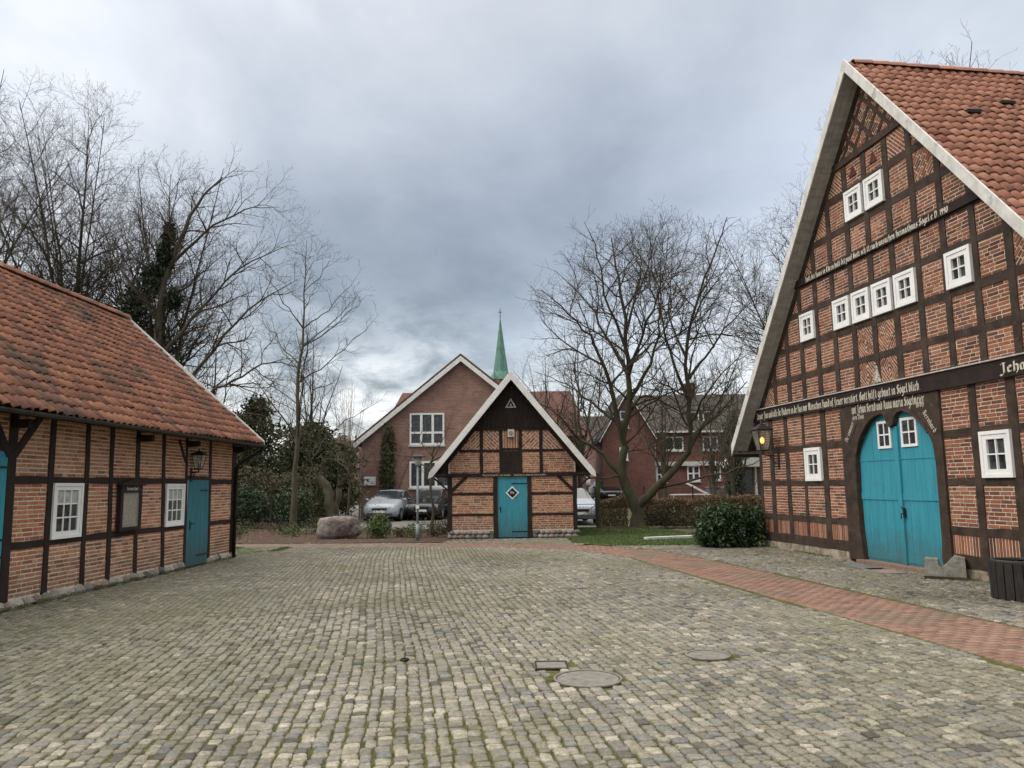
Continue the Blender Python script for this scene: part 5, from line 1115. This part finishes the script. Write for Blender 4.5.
def conifer(label, loc, h, r, seed, n=9000):
    t = thing('evergreen_tree', label, 'tree', loc, 0, None); P_ = []
    g_ = np.random.default_rng(seed)
    for i in range(16):
        z = h*(.18+.8*i/16); rr = r*math.sqrt(max(.02, 1-(i/16)**2.6))*g_.uniform(.7, 1.1)+.1; a = g_.uniform(0, 6.28); P_.append(cloud(n//16, math.cos(a)*rr*.5, math.sin(a)*rr*.5, z, rr*.8, rr*.8, h*.09, seed+i, .8, .35))
    leaves('foliage', np.concatenate(P_), .10, W['conifer'], t)
    MB().tube([(0, 0, 0), (0, 0, h*.9)], [.22, .03], 8).build('trunk', W['bark_grey'], t)
conifer('dark evergreen with rounded top beside the slim tree, its left neighbour', (-13.0, 38, 0), 6.1, 1.9, 1, 12000); conifer('broad dark evergreen behind the slim tree on its right', (-10.6, 39, 0), 4.9, 2.1, 5, 12000)
conifer('lower dark evergreen nearest to the gabled brick house', (-8.9, 37.5, 0), 3.9, 1.4, 9, 8000); conifer('dark evergreen directly beyond the end of the barn', (-15.6, 37, 0), 4.6, 2.0, 13, 9000)
def scrubmass(name, label, x0, x1, y, h, d, n, mat, size, kind='stuff', cat='shrubbery'):
    g_ = np.random.default_rng(int(abs(x0*10))); x = g_.uniform(x0, x1, n); hh = h*(.75+.3*np.sin(x*1.1+1)+.15*np.sin(x*3.1)); z = hh*(1-g_.random(n)**1.4*.97); yy = y+g_.uniform(-d, d, n)
    o = leaves(name, np.stack([x, yy, np.maximum(z, .02)], -1), size, mat); return tag(o, label, cat, kind=kind)
scrubmass('garden_scrub', 'tangled brown green garden shrubbery behind the flower bed left of the car park', -24, -8.2, 34.5, 2.3, 1.6, 26000, W['scrub'], .07)
scrubmass('garden_scrub', 'taller brown twiggy shrubbery rising behind the laurel and the evergreens', -26, -8.6, 41, 3.6, 2.0, 30000, W['scrub'], .08)
scrubmass('distant_woodland', 'dark distant trees filling the horizon left of the gabled brick house', -70, -16, 75, 6.5, 6, 16000, W['conifer'], .35)
scrubmass('distant_treeline', 'distant greenery behind the street houses on the right', 5, 90, 120, 9, 6, 16000, W['scrub'], .5)
shrub('ivy_column', 'tall narrow climber on the wall of the gabled brick house', (-6.45, 39.6, 0), [(3500, 0, 0, 1.9, .42, .25, 2.0, 3, .7, .12), (1500, .05, 0, 3.7, .38, .22, 1.1, 4, .7, .15)], W['conifer'], .07, 'climber')
shrub('ivy_clad_post', 'ivy covered trunk in front of the right end of the deep red house', (12.55, 44, 0), [(2600, 0, 0, 2.0, .55, .5, 2.0, 3, .7, .2), (1500, .1, 0, 4.4, .7, .6, 1.2, 4, .8, .3)], W['ivy'], .08, 'tree')
# fallen leaves on the bed
x = rng.uniform(-14, -2.2, 5000); y = rng.uniform(23, 30, 5000); k = pathdist(x, y) > PW+.1
tag(leaves('fallen_leaves', np.stack([x[k], y[k], .05+0*x[k]], -1), .035, W['deadleaf'], None, .85), 'brown fallen leaves on the flower bed', 'leaves', kind='stuff')
x = rng.uniform(3, 9, 1800); y = rng.uniform(26, 29.3, 1800)
tag(leaves('fallen_leaves', np.stack([x, y, .05+0*x], -1), .03, W['deadleaf'], None, .85), 'brown fallen leaves under the big beech', 'leaves', kind='stuff')

# ================================================================== loose objects
def rock(name, label, loc, dims, seed, mat, parent=None, nu=26, nv=16, cat='boulder'):
    g_ = np.random.default_rng(seed); V = []; 
    for i in range(nv+1):
        ph = math.pi*i/nv
        for j in range(nu):
            a = 2*math.pi*j/nu; d = np.array([math.sin(ph)*math.cos(a), math.sin(ph)*math.sin(a), math.cos(ph)])
            d = d/np.linalg.norm(d); e = 1/ (np.abs(d)**7).sum()**(1/7)*.93; n = .07*math.sin(d[0]*4+seed)*math.cos(d[2]*3+1)+.05*math.sin(d[1]*7+d[0]*5)+.03*math.sin(d[2]*11+d[0]*9)+g_.normal(0, .010)
            V.append(d*(e+n)*np.array(dims)/2+[0, 0, dims[2]*.44])
    V = np.array(V); F = [(i*nu+j, i*nu+(j+1) % nu, (i+1)*nu+(j+1) % nu, (i+1)*nu+j) for i in range(nv) for j in range(nu)]
    o = npmesh(name, V, np.array(F), None, mat, parent, True)
    if label: tag(o, label, cat); o.location = loc
    return o
rock('granite_boulder', 'big flat-topped reddish granite boulder on the flower bed', (-5.62, 25.0, 0), (1.36, .8, .74), 4, W['boulder'])
# lamp post
t = thing('lamp_post', 'short grey lamp post with a flat disc hood at the edge of the flower bed', 'lamp post', (-2.87, 23.3, 0))
MB().tube([(0, 0, 0), (0, 0, 2.25)], .034, 12).tube([(0, 0, 0), (0, 0, .5)], .055, 12).build('pole', W['steel'], t, True)
MB().tube([(0, 0, 2.22), (0, 0, 2.30), (0, 0, 2.48)], [.06, .10, .12], 14).build('lamp_glass', W['curtain'], t, True)
MB().tube([(0, 0, 2.48), (0, 0, 2.50), (0, 0, 2.56)], [.24, .25, .06], 20).build('hood', W['iron'], t)
MB().box(-.05, .05, -.06, -.04, .95, 1.05).build('sticker', W['plate'], t)
# slatted tub
TB = thing('slatted_bin', 'round black wooden slatted tub with a pale rim at the right edge of the yard', 'bin', (6.90, 10.75, -.01))
rt_ = .36
MB().tube([(0, 0, .02), (0, 0, .47)], rt_-.03, 24).build('liner', W['black'], TB)
for i in range(20):
    a = 2*math.pi*i/20; c, s_ = math.cos(a), math.sin(a); B = MB(); v = []
    for z in (.0, .50):
        for (rr, w_) in ((rt_, -.050), (rt_, .050), (rt_-.025, .047), (rt_-.025, -.047)): v.append((c*rr-s_*w_, s_*rr+c*w_, z))
    B.add(v, [(0, 1, 5, 4), (1, 2, 6, 5), (2, 3, 7, 6), (3, 0, 4, 7), (4, 5, 6, 7), (3, 2, 1, 0)]); B.build('slat', W['binwood'], TB)
MB().tube([(math.cos(a)*(rt_-.04), math.sin(a)*(rt_-.04), .505) for a in np.linspace(0, 2*math.pi, 33)], .022, 6, cap=False).build('rim', W['gutter'], TB)
MB().tube([(0, 0, .44), (0, 0, .46)], rt_-.05, 24).build('soil', W['mulch'], TB)
# stone trough block
q = RP+RD*6.93+RNo*.28
ST = thing('stone_saddle', 'weathered grey stone block with a curved notch standing before the arched gate', 'stone', q, R(-32))
prof = [(-.48, .04), (.48, .04), (.47, .40), (.22, .43), (.13, .36), (.02, .27), (-.08, .22), (-.14, .24), (-.17, .36), (-.47, .38)]
prof = [(x*.62, z*.85) for x, z in prof]
B = MB(); n = len(prof); v = [(x, -.17, z) for x, z in prof]+[(x*.99, .17, z) for x, z in prof]
B.add(v, [tuple(range(n)), tuple(range(2*n-1, n-1, -1))]+[(i, n+i, n+(i+1) % n, (i+1) % n) for i in range(n)]); B.build('notched_block', W['concrete'], ST)
MB().box(-.31, .31, -.19, .19, -.01, .04).build('base_plate', W['timber'], ST)
for xx, yy, sx2 in ((5.0, -.55, .55), (5.75, -.62, .40)):
    q = RP+RD*xx+RNo*(-yy); o = MB().box(-sx2, sx2, -.2, .2, -.03, .008).build('stone_slab', W['asphalt' if sx2 > .5 else 'fieldstone']); o.location = q; o.rotation_euler = (0, 0, math.atan2(-.98881, .14915)); tag(o, 'dark flat slab set in cobbles before the arched gate' if sx2 > .5 else 'pale flat slab set in cobbles beside the darker slab', 'slab')
# timber baulk on the lawn
o = MB().box(-1.1, 1.1, -.09, .09, 0, .07).build('timber_baulk', W['barge']); o.location = (4.75, 22.6, .03); o.rotation_euler = (0, 0, R(22)); tag(o, 'pale squared timber lying on the lawn beside the laurel hedge', 'beam')
# gate post, little gate
t = thing('garden_gate', 'low dark wire gate with wooden post beside the brown beech hedge', 'gate', (2.55, 28.0, 0))
MB().tube([(.5, 0, 0), (.5, 0, 2.0)], .08, 8).build('post', W['bark'], t)
B = MB(); 
for z in (.15, .9): B.tube([(-.55, 0, z), (.45, 0, z)], .012, 5)
for i in range(11): B.tube([(-.55+i*.1, 0, .15), (-.55+i*.1, 0, .9)], .003, 4)
B.tube([(-.55, 0, .15), (.45, 0, .9)], .014, 4); B.build('gate_leaf', W['iron'], t)
t = thing('wire_fence', 'dark wire mesh fence behind the brown beech hedge', 'fence', (7, 30.3, 0)); 
for x in (-3.8, -1.9, 0, 1.9, 3.8): MB().tube([(x, 0, 0), (x, 0, 1.5)], .03, 6).build('fence_post', W['iron'], t)
B = MB(); 
for z in np.arange(.2, 1.5, .2): B.tube([(-3.8, 0, z), (3.8, 0, z)], .006, 4)
B.build('wire', W['iron'], t)
t = thing('garden_fence', 'dark see-through mesh fence in front of the broad laurel', 'fence', (-11.5, 30.2, 0))
for x in (-2.4, -.9, .6, 2.1): MB().tube([(x, 0, 0), (x, 0, 1.7)], .03, 6).build('fence_post', W['iron'], t)
B = MB()
for x in np.arange(-2.4, 2.15, .12): B.tube([(x, 0, .1), (x, 0, 1.6)], .005, 3)
for z in (.2, .9, 1.6): B.tube([(-2.4, 0, z), (2.1, 0, z)], .008, 3)
B.build('mesh_panel', W['iron'], t)
t = thing('garden_lamp', 'small white topped lamp in the garden left of the slim tree', 'lamp', (-13.1, 35.0, 0)); MB().tube([(0, 0, 0), (0, 0, 3.1)], .04, 8).build('pole', W['steel'], t); MB().tube([(0, 0, 3.1), (0, 0, 3.35)], [.18, .14], 12).build('lamp_head', W['plate'], t)

# ================================================================== cars
def car(label, loc, rz, paint, cat='car', van=False, group='parked cars'):
    T_ = thing('parked_car', label, cat, loc, rz, group); Lh = 2.1
    # stations along y (front = -y): y, hood/roof z, half width low, half width top, shoulder z, greenhouse flag
    zr = 1.45 if not van else 1.85
    st = [(-2.10, .62, .62, .50, .55, 0), (-2.02, .74, .78, .62, .62, 0), (-1.75, .84, .84, .72, .74, 0), (-1.2, .96, .87, .76, .84, 0), (-.92, 1.02, .88, .74, .90, 0), (-.30, zr-.05, .88, .60, .93, 1), (.10, zr, .88, .60, .94, 1), (.9, zr, .88, .60, .95, 1), (1.55, zr-.08, .87, .58, .97, 1), (1.95, 1.05, .84, .62, .98, 1), (2.08, .80, .78, .66, .74, 0), (2.12, .6, .7, .6, .55, 0)]
    ring = []
    for y, zt, wl_, wt, zs, gh in st:
        zb = .20 if -1.9 < y < 1.9 else .28
        ring.append([(-wl_*.9, y, zb), (-wl_, y, zb+.14), (-wl_*1.0, y, (zb+zs)/2+.05), (-wl_*.965, y, zs), (-wt, y, zt-.05 if gh else zt-.015), (-wt*.80, y, zt), (0, y, zt+.02), (wt*.80, y, zt), (wt, y, zt-.05 if gh else zt-.015), (wl_*.965, y, zs), (wl_, y, (zb+zs)/2+.05), (wl_, y, zb+.14), (wl_*.9, y, zb)])
    K = 13; Bd, Gl = MB(), MB()
    V = [p for r in ring for p in r]; fb, fg = [], []
    for i in range(len(ring)-1):
        for j in range(K-1):
            f = (i*K+j, (i+1)*K+j, (i+1)*K+j+1, i*K+j+1)
            side = j in (3, 8) and 4 <= i <= 8; ws = i == 4 and 4 <= j <= 7; rw = i == 8 and 4 <= j <= 7
            (fg if (side or ws or rw) else fb).append(f)
        fb.append((i*K, i*K+K-1, (i+1)*K+K-1, (i+1)*K))
    fb.append(tuple(range(K))); fb.append(tuple((len(ring)-1)*K+K-1-j for j in range(K)))
    Bd.add(V, fb); Gl.add(V, fg); Bd.build('body', W[paint], T_, True); Gl.build('window', W['carglass'], T_)
    for sx2 in (-1, 1):
        for y in (-.98*1.35, 1.28):
            B = MB(); B.tube([(sx2*.70, y, .31), (sx2*.895, y, .31)], .31, 20); w_ = B.build('wheel', W['rubber'], T_); MB().tube([(sx2*.88, y, .31), (sx2*.90, y, .31)], .19, 14).build('rim', W['steel'], w_)
        v = [(sx2*.42, -2.075, .62), (sx2*.76, -2.00, .60), (sx2*.80, -1.90, .74), (sx2*.50, -2.0, .745)]; v += [(a, b-.03, c) for a, b, c in v]
        MB().add(v, [(0, 1, 2, 3), (7, 6, 5, 4), (0, 4, 5, 1), (1, 5, 6, 2), (2, 6, 7, 3), (3, 7, 4, 0)]).build('headlight', W['lampglass'] if paint != 'carblack' else W['steel'], T_)
        MB().tube([(sx2*.86, -.72, .98), (sx2*1.0, -.74, 1.0)], [.05, .08], 8).build('mirror', W[paint], T_)
    MB().box(-.36, .36, -2.115, -2.06, .52, .62).build('grille', W['black'], T_); MB().box(-.6, .6, -2.10, -2.04, .28, .40).build('air_intake', W['black'], T_)
    MB().box(-.26, .26, -2.135, -2.116, .40, .51).build('number_plate', W['plate'], T_)
    return T_
c1 = car('silver hatchback parked facing the yard before the gabled brick house', (-6.15, 38.6, 0), R(-4), 'carwhite')
c2 = car('black car parked beside the silver hatchback half hidden by the shed', (-4.2, 39.4, 0), R(-6), 'carblack')
car('silver car parked beyond the right corner of the shed', (2.50, 33.5, 0), R(5), 'carwhite'); 
car('white van far down the street right of the shed roof', (6.0, 66, 1.3), R(80), 'carpure', 'van', True); car('black car parked in the street between shed and beech', (6.6, 56, .4), R(6), 'carblack')
car('dark car standing farther back right behind the black car', (-2.7, 41.5, 0), R(-4), 'carblack')

# ================================================================== background buildings
def gwin(root, x0, x1, z0, z1, nx, nz, y=0, fr=.09, name='window', trans=None):
    B = MB(); B.box(x0, x1, y-.06, y+.02, z0, z0+fr); B.box(x0, x1, y-.06, y+.02, z1-fr, z1); B.box(x0, x0+fr, y-.059, y+.02, z0+fr, z1-fr); B.box(x1-fr, x1, y-.059, y+.02, z0+fr, z1-fr)
    for i in range(1, nx): xx = x0+(x1-x0)*i/nx; B.box(xx-fr*.7, xx+fr*.7, y-.055, y+.02, z0+fr, z1-fr)
    for i in range(1, nz): zz = z0+(z1-z0)*(trans if trans else i/nz); B.box(x0+fr, x1-fr, y-.053, y+.02, zz-fr*.6, zz+fr*.6)
    w_ = B.build(name, W['white'], root); MB().box(x0+.02, x1-.02, y-.02, y-.012, z0+.02, z1-.02).build('pane', W['glass_dark'], w_)
    MB().box(x0-.05, x1+.05, y-.10, y-.001, z0-.09, z0-.002).build('sill', W['barge'], w_)
def gable_house(root, x0, x1, y0, depth, ze, za, m, roofm, over=.35, wall='wall', bw=.28, fy=.25):
    cx = (x0+x1)/2; hs_ = (za-ze)/((x1-x0)/2)
    B = MB(); B.prism([(x0, 0), (x1, 0), (x1, ze), (cx, za), (x0, ze)], y0, y0+.3, 0); B.box(x0, x0+.3, y0+.301, y0+depth, 0, ze); B.box(x1-.3, x1, y0+.301, y0+depth, 0, ze); B.prism([(x0, 0), (x1, 0), (x1, ze), (cx, za), (x0, ze)], y0+depth, y0+depth+.3, 0); B.build(wall, W[m], root)
    hw = (x1-x0)/2+over
    for sg in (-1, 1):
        q = [(cx, za+.30), (cx+sg*hw, za+.30-hs_*hw), (cx+sg*hw, za+.04-hs_*hw), (cx, za+.04)]
        MB().prism(q, y0-fy-.02, y0+depth+.4, 0).build('roof', W[roofm], root)
        q = [(cx, za+.16), (cx+sg*(hw+.02), za+.16-hs_*(hw+.02)), (cx+sg*(hw+.02), za+.16-bw-hs_*(hw+.02)), (cx, za+.16-bw)]
        if bw: MB().prism(q, y0-fy-.06, y0-fy-.021, .004).build('bargeboard', W['barge2'], root)
G1 = thing('gabled_brick_house', 'brown brick house with white verge boards and large white windows behind the car park', 'building', (0, 40, 0))
gable_house(G1, -7.85, 2.51, 0, 10, 3.98, 8.2, 'housebrick', 'redroof')
gwin(G1, -5.35, -3.55, 3.75, 5.40, 3, 2, trans=.38); gwin(G1, -5.35, -2.6, 1.55, 2.90, 4, 1)
MB().tube([(-8.1, -.2, 3.75), (-7.9, -.06, 3.4), (-7.9, -.06, 0)], .05, 8).build('downpipe', W['steel'], G1)
o = thing('wall_sign', 'white information board on the gabled brick house above the silver hatchback', 'sign', (-7.38, 39.93, 1.92)); MB().box(-.30, .30, -.02, .0, -.22, .22).build('board', W['plate'], o); MB().box(-.19, .0, -.024, -.021, .06, .11).build('print', W['signblue'], o); MB().box(-.19, .17, -.024, -.021, -.02, .0).build('print', W['signblue'], o); MB().box(.06, .18, -.024, -.021, -.13, -.09).build('print', W['carblack'], o)
G2 = thing('rear_wing', 'brick wing with brown red roof rising on both sides behind the gabled house', 'building', (0, 51, 0))
B = MB(); B.box(-8.7, 4.8, 0, 8, 0, 5.0); B.build('wall', W['housebrick'], G2)
B = MB(); B.add([(-8.9, -.5, 4.8), (5.0, -.5, 4.8), (4.2, 4, 8.3), (-7.9, 4, 8.3), (-8.9, 8.5, 4.8), (5.0, 8.5, 4.8)], [(0, 1, 2, 3), (3, 2, 5, 4), (1, 5, 2), (0, 3, 4)]); B.build('roof', W['redroof'], G2)
# church
CH = thing('church_tower', 'distant church tower with slender green copper spire and cross', 'church', (-1.75, 120, 0), R(20))
MB().box(-1.6, 1.6, -1.6, 1.6, 0, 17.99).build('tower', W['housebrick'], CH)
B = MB(); v = []
for rr, z, sq_ in ((1.6, 18.0, 1), (1.05, 19.4, .5), (.80, 22.0, 0), (.05, 28.0, 0)):
    for i in range(8): a = math.pi*i/4+math.pi/8; k_ = 1+.25*sq_*(1 if i % 2 == 0 else 1); v.append((math.cos(a)*rr*k_, math.sin(a)*rr*k_, z))
B.add(v, [(r*8+i, r*8+(i+1) % 8, r*8+8+(i+1) % 8, r*8+8+i) for r in range(3) for i in range(8)]+[tuple(range(7, -1, -1))]); B.build('spire', W['copper'], CH)
B = MB(); B.tube([(0, 0, 27.8), (0, 0, 29.6)], .06, 6); B.tube([(-.35, 0, 29.0), (.35, 0, 29.0)], .05, 6); B.build('cross', W['iron'], CH)
for sx2 in (-1, 1): B = MB(); B.add([(sx2*1.5-.35, -1.75, 18), (sx2*1.5+.35, -1.75, 18), (sx2*1.5, -1.4, 19.3), (sx2*1.5, -1.0, 18)], [(0, 1, 2), (1, 3, 2), (3, 0, 2)]); B.build('corner_pinnacle', W['copper'], CH)
# deep red street house behind the beech
RH = thing('red_brick_house', 'deep red brick house with dark slate roof, dormers and white windows behind the big beech', 'building', (0, 55, 0))
gable_house(RH, 6.4, 10.1, 0, 9, 4.9, 8.1, 'redbrick', 'slate', .2, bw=.14)
B = MB(); B.box(10.101, 19.5, .6, 8.6, 0, 5.3); B.build('wall', W['redbrick'], RH)
B = MB(); B.add([(9.6, .2, 5.35), (19.9, .2, 5.35), (19.5, 4.6, 8.45), (9.2, 4.6, 8.45), (9.2, 9, 5.35), (19.9, 9, 5.35)], [(0, 1, 2, 3), (3, 2, 5, 4), (1, 5, 2)]); B.build('roof', W['slate'], RH)
MB().box(13.4, 14.2, 4.2, 4.9, 7.8, 9.2).box(13.35, 14.25, 4.15, 4.95, 9.2, 9.3).build('chimney', W['redbrick'], RH)
MB().box(10.11, 19.5, .38, .598, 2.85, 3.15).build('cornice', W['barge'], RH); MB().box(10.11, 19.5, .15, .30, 5.22, 5.36).build('gutter', W['barge2'], RH)
MB().tube([(10.25, .52, 5.2), (10.25, .52, 0)], .05, 6).build('downpipe', W['barge'], RH)
for a, b in ((10.9, 12.3), (13.7, 14.8), (16.2, 17.4)): gwin(RH, a, b, 3.95, 4.95, 2, 1, .6)
for a, b, c in ((10.3, 11.0, 1.7), (12.5, 13.4, 1.75), (14.3, 14.9, 1.8), (16.6, 17.4, 1.8)): gwin(RH, a, b, c, c+1.1, 2 if b-a > .65 else 1, 2, .6)
gwin(RH, 7.7, 8.3, 5.6, 6.8, 1, 2, 0); gwin(RH, 7.6, 8.2, 3.3, 4.2, 1, 2, 0)
for x in (12.9, 16.4):
    B = MB(); B.box(x, x+1.9, 1.4, 4.0, 5.9, 6.95); d_ = B.build('dormer', W['slate'], RH); gwin(d_, x+.15, x+.8, 6.05, 6.85, 1, 1, 1.38, name='dormer_window'); gwin(d_, x+1.1, x+1.75, 6.05, 6.85, 1, 1, 1.38, name='dormer_window')
t = thing('white_porch', 'white garden porch with awning beside the deep red house', 'porch', (15.0, 49, 0))
for x in (-.9, .3, 1.5): MB().box(x, x+.12, 0, .12, 0, 2.6).build('column', W['plate'], t)
MB().prism([(-1.3, 2.6), (1.9, 2.6), (1.7, 3.1), (-1.1, 3.2)], -.5, 1.6, 0).build('canopy', W['plate'], t); MB().box(-.7, .25, .3, .35, .1, 2.4).build('glass_door', W['glass_dark'], t); MB().box(-1.0, 1.7, 1.6, 1.7, 0, 2.9).build('back_wall', W['housebrick'], t)
t = thing('garden_table', 'white garden table with folded chair behind the hedge', 'table', (9.9, 44, 0)); MB().box(-1, 1.1, -.4, .4, .95, 1.0).build('tabletop', W['plate'], t)
for x in (-.9, 1.0):
    for y in (-.3, .3): MB().box(x-.03, x+.03, y-.03, y+.03, 0, .95).build('leg', W['plate'], t)
o = MB().prism([(-.9, 1.35), (-.8, 1.42), (1.2, .35), (1.1, .28)], -.05, .05, 0).build('leaning_board', W['plate']); o.location = (10.4, 43.3, .3); tag(o, 'white board leaning slantwise by the garden table', 'board')
for i, (x, lab) in enumerate([(11.7, 'grey rubbish bin left of the other bin behind the hedge'), (12.6, 'grey rubbish bin nearer to the white porch')]):
    t = thing('rubbish_bin', lab, 'bin', (x, 45.5, .3), 0, 'rubbish bins behind the hedge'); MB().prism([(-.28, 0), (.28, 0), (.34, 1.0), (-.34, 1.0)], -.3, .3, .01).build('body', W['steel'], t); MB().prism([(-.36, 1.0), (.36, 1.0), (.33, 1.1), (-.33, 1.1)], -.36, .36, .01).build('lid', W['asphalt'], t)
# street houses seen between shed and beech
H2 = thing('street_house', 'low house with orange brown roof glimpsed between the shed and the beech', 'house', (8.0, 78, 0)); B = MB(); B.box(-5, 4, 0, 7, 0, 3.9); B.build('wall', W['redbrick'], H2)
MB().add([(-5.4, -.4, 3.8), (4.4, -.4, 3.8), (4, 3.5, 7.4), (-5, 3.5, 7.4), (-5.4, 7.4, 3.8), (4.4, 7.4, 3.8)], [(0, 1, 2, 3), (3, 2, 5, 4), (1, 5, 2), (0, 3, 4)]).build('roof', W['redroof'], H2); gwin(H2, -3.6, -2.2, 1.2, 2.6, 2, 1); gwin(H2, 0, 1.4, 1.2, 2.6, 2, 1); MB().box(-5, 4, -1.6, -.01, 3.2, 3.5).build('porch_roof', W['plate'], H2)
H3 = thing('street_house', 'farther grey roofed house on the rise left of the deep red house', 'house', (10, 98, 0)); B = MB(); B.box(-9, 5, 0, 8, 0, 6); B.build('wall', W['housebrick'], H3)
MB().add([(-9.4, -.4, 5.9), (5.4, -.4, 5.9), (5, 4, 10.6), (-9, 4, 10.6), (-9.4, 8.4, 5.9), (5.4, 8.4, 5.9)], [(0, 1, 2, 3), (3, 2, 5, 4), (1, 5, 2), (0, 3, 4)]).build('roof', W['slate'], H3); gwin(H3, -6, -4, 3, 4.8, 2, 1); gwin(H3, -1, 1, 3, 4.8, 2, 1)
# chimney-height bits of the horizon on the far left
H4 = thing('far_house', 'faint far house roof beyond the evergreens on the left', 'house', (-22, 95, 0)); B = MB(); B.box(-6, 6, 0, 8, 0, 4); B.build('wall', W['housebrick'], H4)
MB().add([(-6.4, -.4, 3.9), (6.4, -.4, 3.9), (6, 4, 7.6), (-6, 4, 7.6), (-6.4, 8.4, 3.9), (6.4, 8.4, 3.9)], [(0, 1, 2, 3), (3, 2, 5, 4), (1, 5, 2), (0, 3, 4)]).build('roof', W['redroof'], H4)
